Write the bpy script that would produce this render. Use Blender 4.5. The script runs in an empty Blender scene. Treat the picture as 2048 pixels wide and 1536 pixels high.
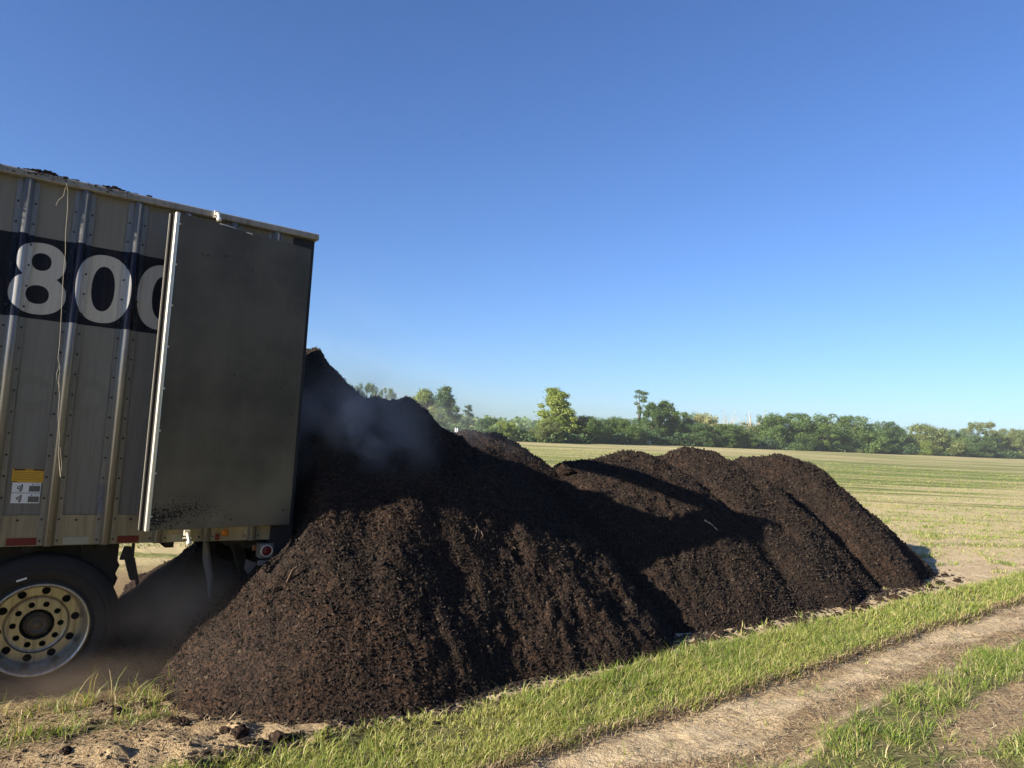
import bpy, bmesh, math, random
import numpy as np
from mathutils import Matrix, Vector, Euler

S = bpy.context.scene
COL = S.collection
RNG = np.random.default_rng(7)
random.seed(5)
RAD = math.radians

# ------------------------------------------------------------------ camera
FPX, PW, PH, EYE = 1420.0, 2048, 1536, 2.0
PITCH, ROLL = RAD(3.66), RAD(2.7)


def rx(a):
    c, s = math.cos(a), math.sin(a)
    return np.array([[1, 0, 0], [0, c, -s], [0, s, c]])


def rz(a):
    c, s = math.cos(a), math.sin(a)
    return np.array([[c, -s, 0], [s, c, 0], [0, 0, 1]])


CR = rx(math.pi / 2 + PITCH) @ rz(ROLL)
CP = np.array([0.0, 0.0, EYE])


def ray(x, y):
    return CR @ np.array([(x - PW / 2) / FPX, -(y - PH / 2) / FPX, -1.0])


def on_plane(x, y, p0, n):
    d = ray(x, y)
    return CP + d * (np.dot(p0 - CP, n) / np.dot(d, n))


def at_depth(x, y, D):
    d = ray(x, y)
    return CP + d * (D / d[1])


cam = bpy.data.cameras.new('camera')
cam.sensor_width = 36
cam.lens = FPX / PW * 36
cam.clip_start = 0.05
cam.clip_end = 6000
camo = bpy.data.objects.new('camera', cam)
COL.objects.link(camo)
M = Matrix([list(r) for r in CR]).to_4x4()
M.translation = Vector(CP)
camo.matrix_world = M
S.camera = camo

# ------------------------------------------------------------------ frames
RA = RAD(52)                                   # the row of heaps and the track
U = np.array([math.sin(RA), math.cos(RA), 0.0])
V = np.array([U[1], -U[0], 0.0])               # towards the camera
ROWM = Matrix(((U[0], V[0], 0, 0), (U[1], V[1], 0, 0), (0, 0, -1, 0), (0, 0, 0, 1)))


def uv(u, v, z=0.0):
    return U * u + V * v + np.array([0, 0, z])


def uv_arr(u, v, z):
    return np.stack([U[0] * u + V[0] * v, U[1] * u + V[1] * v, z], -1)


# trailer frame: x rearwards, y to the far side, z up
TA, TP, TR = RAD(55.17), RAD(1.2), RAD(-1.28)
Td = np.array([math.sin(TA) * math.cos(TP), math.cos(TA) * math.cos(TP), -math.sin(TP)])
n0 = np.array([math.cos(TA), -math.sin(TA), 0])
w0 = np.cross(n0, Td)
w0 = w0 if w0[2] > 0 else -w0
Tw = w0 * math.cos(TR) + n0 * math.sin(TR)
Tn = n0 * math.cos(TR) - w0 * math.sin(TR)
TO = np.array([-3.28, 4.91, 1.045]) - 1.045 * Tw
TL = np.array([Td, -Tn, Tw])


def wall_pt(x, y, yy=0.0):
    return TL @ (on_plane(x, y, TO - Tn * yy, Tn) - TO)


# ------------------------------------------------------------------ noise
def _hash(ix, iy, seed):
    h = (ix.astype(np.int64) * 374761393 + iy.astype(np.int64) * 668265263 + seed * 1442695041) & 0xFFFFFFFF
    h = ((h ^ (h >> 13)) * 1274126177) & 0xFFFFFFFF
    h = h ^ (h >> 16)
    return (h & 0xFFFFFF) / float(0xFFFFFF)


def vnoise(x, y, seed=0):
    ix, iy = np.floor(x), np.floor(y)
    fx, fy = x - ix, y - iy
    fx = fx * fx * fx * (fx * (fx * 6 - 15) + 10)
    fy = fy * fy * fy * (fy * (fy * 6 - 15) + 10)
    a, b = _hash(ix, iy, seed), _hash(ix + 1, iy, seed)
    c, d = _hash(ix, iy + 1, seed), _hash(ix + 1, iy + 1, seed)
    return (a + (b - a) * fx) * (1 - fy) + (c + (d - c) * fx) * fy - 0.5


def fbm(x, y, seed=0, octv=4, gain=0.5):
    s, amp, f = 0, 1.0, 1.0
    for o in range(octv):
        c, sn = math.cos(o * 1.1), math.sin(o * 1.1)
        s = s + amp * vnoise((x * c - y * sn) * f + 13.7 * o, (x * sn + y * c) * f - 7.1 * o, seed + o)
        amp *= gain
        f *= 2.03
    return s


def smooth(a, b, x):
    t = np.clip((x - a) / (b - a), 0, 1)
    return t * t * (3 - 2 * t)


# ------------------------------------------------------------------ object helpers
def tag(o, label=None, cat=None, group=None, kind=None):
    if label: o['label'] = label
    if cat: o['category'] = cat
    if group: o['group'] = group
    if kind: o['kind'] = kind
    return o


def empty(name, loc=(0, 0, 0), rz_=0.0):
    o = bpy.data.objects.new(name, None)
    o.empty_display_size = 0.2
    o.location = loc
    o.rotation_euler = (0, 0, rz_)
    COL.objects.link(o)
    return o


def link(name, me, parent=None, mats=()):
    o = bpy.data.objects.new(name, me)
    COL.objects.link(o)
    if parent: o.parent = parent
    for m in (mats if isinstance(mats, (list, tuple)) else [mats]):
        me.materials.append(m)
    return o


def mesh_np(name, co, quads, attrs=None, smooth_=False, mat_idx=None):
    co = np.asarray(co, np.float32)
    quads = np.asarray(quads, np.int32)
    k = quads.shape[1]
    me = bpy.data.meshes.new(name)
    me.vertices.add(len(co))
    me.vertices.foreach_set('co', co.ravel())
    me.loops.add(quads.size)
    me.loops.foreach_set('vertex_index', quads.ravel())
    me.polygons.add(len(quads))
    me.polygons.foreach_set('loop_start', np.arange(0, quads.size, k, dtype=np.int32))
    if mat_idx is not None:
        me.polygons.foreach_set('material_index', np.asarray(mat_idx, np.int32))
    me.update(calc_edges=True)
    me.polygons.foreach_set('use_smooth', np.full(len(quads), smooth_, bool))
    for an, arr in (attrs or {}).items():
        arr = np.asarray(arr, np.float32)
        if arr.ndim == 1:
            a = me.attributes.new(an, 'FLOAT', 'POINT')
            a.data.foreach_set('value', arr)
        else:
            a = me.attributes.new(an, 'FLOAT_COLOR', 'POINT')
            if arr.shape[1] == 3:
                arr = np.concatenate([arr, np.ones((len(arr), 1), np.float32)], 1)
            a.data.foreach_set('color', arr.ravel())
    return me


class MB:
    """collects shapes for ONE mesh"""

    def __init__(s):
        s.v, s.f, s.mi, s.sm = [], [], [], []

    def add(s, vs, fs, mi=0, sm=False):
        b = len(s.v)
        s.v += [tuple(map(float, p)) for p in vs]
        for f in fs:
            s.f.append([b + i for i in f]); s.mi.append(mi); s.sm.append(sm)

    def box(s, x0, x1, y0, y1, z0, z1, mi=0, b=0.0):
        if b <= 0:
            vs = [(x, y, z) for z in (z0, z1) for y in (y0, y1) for x in (x0, x1)]
            s.add(vs, [(0, 2, 3, 1), (4, 5, 7, 6), (0, 1, 5, 4), (2, 6, 7, 3), (0, 4, 6, 2), (1, 3, 7, 5)], mi)
            return
        bm = bmesh.new()
        bmesh.ops.create_cube(bm, size=1)
        for q in bm.verts:
            q.co = Vector(((x0 + x1) / 2 + q.co.x * (x1 - x0), (y0 + y1) / 2 + q.co.y * (y1 - y0), (z0 + z1) / 2 + q.co.z * (z1 - z0)))
        bmesh.ops.bevel(bm, geom=bm.edges[:], offset=b, segments=2, affect='EDGES', profile=0.5)
        s.bm(bm, mi)
        bm.free()

    def bm(s, bm, mi=0, sm=False):
        bm.verts.index_update()
        s.add([q.co for q in bm.verts], [[q.index for q in f.verts] for f in bm.faces], mi, sm)

    def tube(s, pts, rad, n=8, mi=0, cap=True):
        pts = [np.array(p, float) for p in pts]
        rad = [rad] * len(pts) if np.isscalar(rad) else rad
        vs, fs = [], []
        t0 = pts[1] - pts[0]
        ref = np.array([0, 0, 1.0]) if abs(t0[2]) < 0.9 * np.linalg.norm(t0) else np.array([1.0, 0, 0])
        for i, p in enumerate(pts):
            t = pts[min(i + 1, len(pts) - 1)] - pts[max(i - 1, 0)]
            t = t / (np.linalg.norm(t) + 1e-9)
            a = np.cross(ref, t); a /= np.linalg.norm(a) + 1e-9
            b = np.cross(t, a)
            for k in range(n):
                w = 2 * math.pi * k / n
                vs.append(p + rad[i] * (a * math.cos(w) + b * math.sin(w)))
        for i in range(len(pts) - 1):
            for k in range(n):
                fs.append((i * n + k, i * n + (k + 1) % n, (i + 1) * n + (k + 1) % n, (i + 1) * n + k))
        s.add(vs, fs, mi, True)
        if cap:
            s.add(vs[:n], [tuple(range(n))[::-1]], mi)
            s.add(vs[-n:], [tuple(range(n))], mi)

    def lathe(s, prof, n=48, c=(0, 0, 0), mi=0, sm=True, axis='y', closed=False):
        vs, fs = [], []
        m = len(prof)
        for k in range(n):
            w = 2 * math.pi * k / n
            cw, sw = math.cos(w), math.sin(w)
            for r, h in prof:
                if axis == 'y': vs.append((c[0] + r * cw, c[1] + h, c[2] + r * sw))
                elif axis == 'z': vs.append((c[0] + r * cw, c[1] + r * sw, c[2] + h))
                else: vs.append((c[0] + h, c[1] + r * cw, c[2] + r * sw))
        for k in range(n):
            for i in range(m if closed else m - 1):
                j = (i + 1) % m
                fs.append((k * m + i, ((k + 1) % n) * m + i, ((k + 1) % n) * m + j, k * m + j))
        s.add(vs, fs, mi, sm)

    def prism(s, poly, axis_vec, mi=0):
        """polygon (3D points) extruded by axis_vec"""
        n = len(poly)
        a = [np.array(p, float) for p in poly]
        b = [p + np.array(axis_vec, float) for p in a]
        s.add(a + b, [tuple(range(n))[::-1], tuple(range(n, 2 * n))] + [(i, (i + 1) % n, n + (i + 1) % n, n + i) for i in range(n)], mi)

    def build(s, name, mats, parent=None, recalc=True, auto=None):
        me = bpy.data.meshes.new(name)
        me.from_pydata(s.v, [], s.f)
        me.polygons.foreach_set('material_index', np.array(s.mi, np.int32))
        me.polygons.foreach_set('use_smooth', np.array(s.sm, bool))
        if recalc:
            bm = bmesh.new(); bm.from_mesh(me)
            bmesh.ops.recalc_face_normals(bm, faces=bm.faces[:])
            bm.to_mesh(me); bm.free()
        me.update()
        return link(name, me, parent, mats)


def copy_tree(o, parent=None):
    c = o.copy()
    COL.objects.link(c)
    if parent: c.parent = parent
    for ch in list(o.children):
        copy_tree(ch, c)
    return c


# ------------------------------------------------------------------ materials
class NG:
    def __init__(s, name):
        s.mat = bpy.data.materials.new(name)
        s.mat.use_nodes = True
        s.nt = s.mat.node_tree
        s.nt.nodes.clear()
        s.out = s.nt.nodes.new('ShaderNodeOutputMaterial')
        s.tc = None

    def n(s, t, **kw):
        nd = s.nt.nodes.new(t)
        for k, v in kw.items():
            setattr(nd, k, v)
        return nd

    def set(s, sock, v):
        if v is None: return
        if hasattr(v, 'is_linked') or isinstance(v, bpy.types.NodeSocket):
            s.nt.links.new(v, sock)
        else:
            if sock.type == 'RGBA' and not np.isscalar(v) and len(v) == 3: v = (*v, 1)
            sock.default_value = v

    def m(s, op, a, b=None, c=None, clamp=False):
        nd = s.n('ShaderNodeMath', operation=op, use_clamp=clamp)
        for i, v in enumerate((a, b, c)):
            if v is not None: s.set(nd.inputs[i], v)
        return nd.outputs[0]

    def obj(s):
        if s.tc is None: s.tc = s.n('ShaderNodeTexCoord')
        return s.tc.outputs['Object']

    def geo(s):
        return s.n('ShaderNodeNewGeometry').outputs['Position']

    def mapping(s, vec, scale=(1, 1, 1), rot=(0, 0, 0), loc=(0, 0, 0)):
        nd = s.n('ShaderNodeMapping')
        s.set(nd.inputs['Vector'], vec)
        nd.inputs['Scale'].default_value = scale
        nd.inputs['Rotation'].default_value = rot
        nd.inputs['Location'].default_value = loc
        return nd.outputs[0]

    def noise(s, vec, scale, detail=3, rough=0.5, col=False):
        nd = s.n('ShaderNodeTexNoise')
        s.set(nd.inputs['Vector'], vec)
        nd.inputs['Scale'].default_value = scale
        nd.inputs['Detail'].default_value = detail
        nd.inputs['Roughness'].default_value = rough
        return nd.outputs['Color' if col else 'Fac']

    def vor(s, vec, scale, out='Color', feature='F1'):
        nd = s.n('ShaderNodeTexVoronoi', feature=feature)
        s.set(nd.inputs['Vector'], vec)
        nd.inputs['Scale'].default_value = scale
        return nd.outputs[out]

    def ramp(s, fac, stops):
        nd = s.n('ShaderNodeValToRGB')
        s.set(nd.inputs[0], fac)
        e = nd.color_ramp.elements
        while len(e) < len(stops): e.new(0.5)
        for el, (p, c) in zip(e, stops):
            el.position = p
            el.color = (*c, 1) if not np.isscalar(c) else (c, c, c, 1)
        return nd.outputs[0]

    def mix(s, fac, a, b, blend='MIX'):
        nd = s.n('ShaderNodeMix', data_type='RGBA', blend_type=blend)
        s.set(nd.inputs[0], fac)
        s.set(nd.inputs[6], a)
        s.set(nd.inputs[7], b)
        return nd.outputs[2]

    def attr(s, name, out='Fac'):
        nd = s.n('ShaderNodeAttribute', attribute_name=name)
        return nd.outputs[out]

    def bump(s, h, strength=0.5, dist=0.02, normal=None):
        nd = s.n('ShaderNodeBump')
        nd.inputs['Strength'].default_value = strength
        nd.inputs['Distance'].default_value = dist
        s.set(nd.inputs['Height'], h)
        if normal is not None: s.set(nd.inputs['Normal'], normal)
        return nd.outputs[0]

    def bsdf(s, col, rough=0.6, metal=0.0, spec=0.5, normal=None, extra=None):
        nd = s.n('ShaderNodeBsdfPrincipled')
        s.set(nd.inputs['Base Color'], col)
        s.set(nd.inputs['Roughness'], rough)
        s.set(nd.inputs['Metallic'], metal)
        s.set(nd.inputs['Specular IOR Level'], spec)
        if normal is not None: s.set(nd.inputs['Normal'], normal)
        for k, v in (extra or {}).items(): s.set(nd.inputs[k], v)
        s.nt.links.new(nd.outputs[0], s.out.inputs[0])
        return nd


def simple(name, col, rough=0.6, metal=0.0, spec=0.4, var=0.25, scale=8, bump=0.0):
    g = NG(name)
    nz = g.noise(g.obj(), scale, 5, 0.6)
    c = g.mix(g.m('MULTIPLY', nz, 1.0), [x * (1 - var) for x in col], [min(1, x * (1 + var)) for x in col])
    r = g.m('ADD', g.m('MULTIPLY', nz, 0.25), rough - 0.12)
    nrm = g.bump(g.noise(g.obj(), scale * 6, 4), 0.3, bump) if bump else None
    g.bsdf(c, r, metal, spec, nrm)
    return g.mat


# compost ---------------------------------------------------------------
def compost_mat(name='compost'):
    g = NG(name)
    p = g.geo()
    big = g.noise(p, 1.3, 4, 0.6)
    mid = g.noise(p, 14, 4, 0.6)
    cell = g.vor(p, 55)
    cellv = g.m('MULTIPLY', g.n('ShaderNodeSeparateColor').outputs[0], 1.0)
    sep = g.n('ShaderNodeSeparateColor'); g.set(sep.inputs[0], cell)
    fine = g.noise(p, 160, 3, 0.7)
    base = g.ramp(g.m('ADD', g.m('MULTIPLY', sep.outputs[0], 0.6), g.m('MULTIPLY', fine, 0.4)),
                  [(0.2, (0.0084, 0.0058, 0.0046)), (0.5, (0.0210, 0.0140, 0.0106)), (0.8, (0.040, 0.0265, 0.0188))])
    base = g.mix(g.ramp(big, [(0.4, 0.0), (0.62, 1.0)]), base, (1.55, 1.30, 1.12), 'MULTIPLY')
    base = g.mix(g.ramp(mid, [(0.35, 0.55), (0.6, 0.0)]), base, (0.55, 0.55, 0.57), 'MULTIPLY')
    fleck = g.m('GREATER_THAN', sep.outputs[1], 0.988)
    base = g.mix(g.m('MULTIPLY', fleck, 0.75), base, (0.09, 0.068, 0.048))
    h = g.m('ADD', g.m('MULTIPLY', g.vor(p, 45, 'Distance'), -0.7), g.m('MULTIPLY', fine, 0.5))
    h = g.m('ADD', h, g.m('MULTIPLY', mid, 1.2))
    g.bsdf(base, 0.9, 0, 0.18, g.bump(h, 1.0, 0.016))
    return g.mat


MAT = {}
MAT['compost'] = compost_mat()
g = NG('compost_chip')
t = g.attr('tint')
g.bsdf(g.ramp(t, [(0.0, (0.0085, 0.0060, 0.0050)), (0.5, (0.0225, 0.0150, 0.0113)), (0.85, (0.040, 0.027, 0.0195)), (0.97, (0.044, 0.031, 0.022)), (1.0, (0.058, 0.043, 0.031))]), 0.85, 0, 0.25)
MAT['chip'] = g.mat


# ground ----------------------------------------------------------------
def ground_mat():
    g = NG('ground_soil')
    p = g.geo()
    cov = g.n('ShaderNodeAttribute', attribute_name='cover')
    sep = g.n('ShaderNodeSeparateColor'); g.set(sep.inputs[0], cov.outputs['Color'])
    green, straw, field = sep.outputs[0], sep.outputs[1], sep.outputs[2]
    n1 = g.noise(p, 2.2, 5, 0.6)
    n2 = g.noise(p, 22, 5, 0.65)
    n3 = g.noise(p, 120, 4, 0.6)
    sand = g.ramp(g.m('ADD', g.m('MULTIPLY', n2, 0.6), g.m('MULTIPLY', n3, 0.4)),
                  [(0.3, (0.30, 0.225, 0.135)), (0.5, (0.52, 0.41, 0.26)), (0.7, (0.68, 0.555, 0.37))])
    sand = g.mix(g.ramp(n1, [(0.38, 0.55), (0.6, 0.0)]), sand, (0.70, 0.64, 0.56), 'MULTIPLY')
    # dry litter, fibrous
    fib = g.noise(g.mapping(p, (14, 90, 14), (0, 0, RAD(25))), 1.0, 4, 0.7)
    fib2 = g.noise(g.mapping(p, (90, 14, 14), (0, 0, RAD(-10))), 1.0, 4, 0.7)
    fibm = g.m('MAXIMUM', fib, fib2)
    lit = g.ramp(fibm, [(0.42, (0.15, 0.10, 0.055)), (0.56, (0.35, 0.255, 0.145)), (0.7, (0.60, 0.47, 0.285))])
    sf = g.m('SUBTRACT', g.m('ADD', g.m('MULTIPLY', straw, 1.6), n2), 0.95)
    col = g.mix(g.m('MULTIPLY', sf, 3.0, clamp=True), sand, lit)
    grn = g.ramp(n2, [(0.3, (0.070, 0.066, 0.028)), (0.55, (0.15, 0.145, 0.058)), (0.8, (0.29, 0.235, 0.12))])
    gf = g.m('SUBTRACT', g.m('ADD', g.m('MULTIPLY', green, 1.6), g.m('ADD', n2, g.m('MULTIPLY', n3, 0.3))), 1.1)
    col = g.mix(g.m('MULTIPLY', gf, 3.0, clamp=True), col, grn)
    # mown field: rows of pale hay and green regrowth
    pm = g.mapping(p, (0.020, 0.62, 1), (0, 0, RAD(14)))
    wob = g.noise(g.mapping(p, (0.05, 0.05, 1)), 1.0, 3)
    rows = g.noise(pm, 1.0, 4, 0.62)
    pm2 = g.mapping(p, (0.07, 1.7, 1), (0, 0, RAD(14)))
    rows2 = g.noise(pm2, 1.0, 3, 0.6)
    patch = g.noise(g.mapping(p, (0.02, 0.045, 1)), 1.0, 4, 0.6)
    tuft = g.noise(p, 1.6, 4, 0.7)
    tuft2 = g.noise(p, 9, 4, 0.7)
    rf = g.m('ADD', g.m('ADD', g.m('MULTIPLY', rows, 0.50), g.m('MULTIPLY', rows2, 0.55)),
             g.m('ADD', g.m('MULTIPLY', patch, 0.36), g.m('ADD', g.m('MULTIPLY', tuft, 0.12), g.m('MULTIPLY', tuft2, 0.16))))
    rf = g.m('ADD', g.m('MULTIPLY', g.m('SUBTRACT', rf, 0.845), 1.75), g.m('ADD', g.attr('dry'), 0.870))
    fc = g.ramp(rf, [(0.70, (0.115, 0.150, 0.040)), (0.80, (0.185, 0.205, 0.062)), (0.87, (0.32, 0.285, 0.12)), (0.97, (0.50, 0.41, 0.22))])
    fc = g.mix(g.ramp(tuft2, [(0.3, 0.5), (0.55, 0.0)]), fc, (0.55, 0.55, 0.5), 'MULTIPLY')
    col = g.mix(field, col, fc)
    h = g.m('ADD', g.m('MULTIPLY', n2, 1.0), g.m('ADD', g.m('MULTIPLY', n3, 0.35), g.m('MULTIPLY', g.m('MULTIPLY', fibm, straw), 0.5)))
    g.bsdf(col, 0.95, 0, 0.12, g.bump(h, 0.9, 0.03))
    return g.mat


MAT['ground'] = ground_mat()


def leaf_mat(name, stops, trans=0.35, rough=0.5):
    g = NG(name)
    t = g.attr('tint')
    c = g.ramp(t, stops)
    b = g.bsdf(c, rough, 0, 0.35)
    tr = g.n('ShaderNodeBsdfTranslucent')
    g.set(tr.inputs[0], g.mix(1.0, c, (1.25, 1.2, 0.6), 'MULTIPLY'))
    mx = g.n('ShaderNodeMixShader')
    mx.inputs[0].default_value = trans
    g.nt.links.new(b.outputs[0], mx.inputs[1])
    g.nt.links.new(tr.outputs[0], mx.inputs[2])
    g.nt.links.new(mx.outputs[0], g.out.inputs[0])
    return g.mat


MAT['grass'] = leaf_mat('grass_blade', [(0.0, (0.075, 0.135, 0.022)), (0.35, (0.145, 0.225, 0.036)), (0.7, (0.255, 0.315, 0.062)), (0.86, (0.36, 0.36, 0.105)), (0.93, (0.48, 0.40, 0.19)), (1.0, (0.58, 0.48, 0.28))], 0.35, 0.45)
MAT['straw'] = leaf_mat('dry_straw', [(0.0, (0.08, 0.05, 0.03)), (0.4, (0.22, 0.155, 0.09)), (0.75, (0.40, 0.31, 0.19)), (1.0, (0.58, 0.48, 0.32))], 0.1, 0.7)
LEAF = {
    'mid': leaf_mat('leaf_mid', [(0.0, (0.046, 0.090, 0.025)), (0.5, (0.090, 0.152, 0.040)), (1.0, (0.163, 0.225, 0.065))]),
    'dark': leaf_mat('leaf_dark', [(0.0, (0.037, 0.074, 0.028)), (0.5, (0.068, 0.124, 0.040)), (1.0, (0.121, 0.183, 0.059))]),
    'light': leaf_mat('leaf_light', [(0.0, (0.116, 0.163, 0.031)), (0.5, (0.209, 0.271, 0.056)), (1.0, (0.326, 0.364, 0.085))]),
    'olive': leaf_mat('leaf_olive', [(0.0, (0.085, 0.116, 0.039)), (0.5, (0.147, 0.186, 0.062)), (1.0, (0.232, 0.256, 0.096))]),
    'pale': leaf_mat('leaf_pale', [(0.0, (0.171, 0.186, 0.085)), (0.5, (0.295, 0.302, 0.139)), (1.0, (0.449, 0.419, 0.217))]),
    'conifer': leaf_mat('leaf_conifer', [(0.0, (0.034, 0.065, 0.031)), (0.5, (0.062, 0.102, 0.046)), (1.0, (0.109, 0.147, 0.065))], 0.15),
}
MAT['bark'] = simple('bark', (0.13, 0.10, 0.075), 0.9, scale=3)
MAT['palebark'] = simple('pale_bark', (0.42, 0.37, 0.30), 0.85, scale=3)

# trailer paint with the lettering in it -----------------------------------
def livery(name, base, rough, metal=0.0, dirt=1.0, spec=0.5):
    g = NG(name)
    o = g.obj()
    sp = g.n('ShaderNodeSeparateXYZ'); g.set(sp.inputs[0], o)
    X, Z = sp.outputs[0], sp.outputs[2]

    def ell(cx, cz, a, b, k=2.2):
        return g.m('LESS_THAN', g.m('ADD', g.m('POWER', g.m('ABSOLUTE', g.m('DIVIDE', g.m('SUBTRACT', X, cx), a)), k),
                                    g.m('POWER', g.m('ABSOLUTE', g.m('DIVIDE', g.m('SUBTRACT', Z, cz), b)), k)), 1.0)

    def rng(s, a, b):
        return g.m('MULTIPLY', g.m('GREATER_THAN', s, a), g.m('LESS_THAN', s, b))

    def minus(a, b): return g.m('MULTIPLY', a, g.m('SUBTRACT', 1.0, b))
    mx = lambda a, b: g.m('MAXIMUM', a, b)
    wear = g.m('GREATER_THAN', g.noise(g.mapping(o, (1, 1, 0.55)), 13, 6, 0.72), 0.36)
    band = g.m('MULTIPLY', rng(Z, 2.61, 3.19), g.m('GREATER_THAN', g.noise(g.mapping(o, (1, 1, 0.4)), 21, 6, 0.75), 0.315))
    eight = mx(ell(-0.078, 3.012, 0.146, 0.137), ell(-0.082, 2.785, 0.168, 0.142))
    eight = minus(eight, mx(ell(-0.078, 3.015, 0.058, 0.062), ell(-0.082, 2.782, 0.068, 0.066)))
    zero = minus(ell(0.31, 2.89, 0.176, 0.250, 2.35), ell(0.31, 2.89, 0.074, 0.165, 2.2))
    zero2 = minus(ell(0.708, 2.89, 0.176, 0.250, 2.35), ell(0.708, 2.89, 0.074, 0.165, 2.2))
    hyph = g.m('MULTIPLY', rng(X, -0.52, -0.330), rng(Z, 2.875, 2.955))
    dig = mx(mx(eight, zero), mx(zero2, hyph))
    # removed lettering leaves a ghost lower down
    gc = minus(minus(ell(-0.05, 2.095, 0.125, 0.125, 2.0), ell(-0.05, 2.095, 0.066, 0.068, 2.0)), g.m('MULTIPLY', g.m('GREATER_THAN', X, 0.0), rng(Z, 2.05, 2.14)))
    gb = mx(minus(ell(0.30, 2.095, 0.125, 0.125, 2.0), ell(0.30, 2.095, 0.066, 0.068, 2.0)), g.m('MULTIPLY', rng(X, 0.185, 0.245), rng(Z, 2.0, 2.28)))
    ghost = mx(gc, gb)
    n1 = g.noise(g.mapping(o, (3, 3, 0.7)), 1.0, 5, 0.6)
    n2 = g.noise(g.mapping(o, (26, 26, 1.6)), 1.0, 5, 0.65)
    n3 = g.noise(o, 60, 4, 0.6)
    paint = g.mix(n1, [c * 0.86 for c in base], [c * 1.10 for c in base])
    patchz = rng(Z, 1.965, 2.315)
    paint = g.mix(g.m('MULTIPLY', patchz, 0.35), paint, (1.10, 1.10, 1.07), 'MULTIPLY')
    paint = g.mix(g.m('MULTIPLY', ghost, 0.55), paint, (0.80, 0.82, 0.80), 'MULTIPLY')
    col = g.mix(band, paint, (0.0035, 0.0042, 0.011))
    col = g.mix(g.m('MULTIPLY', g.m('MULTIPLY', band, wear), dig), col, (0.50, 0.48, 0.43))
    # grime: streaks running down, heavier low on the side
    low = g.m('SUBTRACT', 1.0, g.m('DIVIDE', g.m('SUBTRACT', Z, 1.05), 1.3), clamp=True)
    st = g.m('MULTIPLY', g.ramp(n2, [(0.45, 0.0), (0.72, 1.0)]), g.m('ADD', g.m('MULTIPLY', low, 0.5), 0.22))
    col = g.mix(g.m('MULTIPLY', st, dirt), col, (0.085, 0.070, 0.046))
    col = g.mix(g.m('MULTIPLY', g.m('MULTIPLY', low, n1), 0.5 * dirt), col, (0.145, 0.122, 0.082))
    r = g.m('ADD', rough, g.m('MULTIPLY', st, 0.3))
    g.bsdf(col, r, metal, spec, g.bump(g.m('ADD', g.noise(o, 2.0, 2), g.m('MULTIPLY', n3, 0.02)), 0.5, 0.02))
    return g.mat


MAT['panel'] = livery('side_paint', (0.205, 0.200, 0.178), 0.5, 0.0, 1.0, 0.22)
MAT['ribpaint'] = livery('rib_paint', (0.215, 0.213, 0.200), 0.25, 0.25, 0.45, 0.5)


def metal_mat(name, col, rough, metal=1.0, streak=True, specks=None):
    g = NG(name)
    o = g.obj()
    n1 = g.noise(g.mapping(o, (2.5, 2.5, 1.0)), 1.0, 5, 0.6)
    n2 = g.noise(g.mapping(o, (40, 40, 2)), 1.0, 4, 0.6)
    c = g.mix(n1, [x * 0.75 for x in col], [min(1, x * 1.2) for x in col])
    if streak: c = g.mix(g.ramp(n2, [(0.45, 0.0), (0.75, 0.7)]), c, [x * 0.45 for x in (0.30, 0.26, 0.19)] if max(col) < 0.4 else (0.20, 0.165, 0.11))
    r = g.m('ADD', g.m('MULTIPLY', n2, 0.25), rough - 0.1)
    if specks:
        sp = g.n('ShaderNodeSeparateXYZ'); g.set(sp.inputs[0], o)
        # compost spatter: sticks low on the door, thick to the free-edge side
        zz = g.m('ADD', sp.outputs[2], g.m('MULTIPLY', g.m('ABSOLUTE', g.m('SUBTRACT', sp.outputs[0], 0.35)), 0.22))
        k = g.m('MULTIPLY', g.m('SUBTRACT', 1.0, g.m('DIVIDE', g.m('ABSOLUTE', g.m('SUBTRACT', zz, 0.15)), 0.21), clamp=True),
                g.m('SUBTRACT', 1.0, g.m('DIVIDE', sp.outputs[0], 1.05), clamp=True))
        s1 = g.noise(g.mapping(o, (1, 1, 1.2)), 48, 5, 0.75)
        m_ = g.m('GREATER_THAN', g.m('ADD', s1, g.m('MULTIPLY', k, 0.27)), 0.70)
        m2 = g.m('MULTIPLY', m_, g.m('GREATER_THAN', k, 0.02))
        c = g.mix(m2, c, (0.012, 0.009, 0.007))
        # warm ground reflection put into the colour along the bottom edge, ragged on top
        ground_refl = g.m('MULTIPLY', g.m('SUBTRACT', 1.0, g.m('DIVIDE', g.m('ADD', sp.outputs[2], g.m('MULTIPLY', g.m('SUBTRACT', n1, 0.5), 0.5)), 0.62), clamp=True), 0.75)
        c = g.mix(g.m('MULTIPLY', ground_refl, g.m('SUBTRACT', 1.0, m2)), c, (0.215, 0.185, 0.13))
        # random darker blotches, low contrast
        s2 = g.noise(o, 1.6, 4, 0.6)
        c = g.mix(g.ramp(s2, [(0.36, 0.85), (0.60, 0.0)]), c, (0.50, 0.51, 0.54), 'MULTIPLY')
        r = g.m('ADD', r, g.m('MULTIPLY', m2, 0.4))
        metal = g.m('MULTIPLY', g.m('SUBTRACT', 1.0, m2), metal)
    g.bsdf(c, r, metal, 0.4, g.bump(g.noise(o, 1.7, 2), 0.2, 0.02))
    return g.mat


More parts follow.
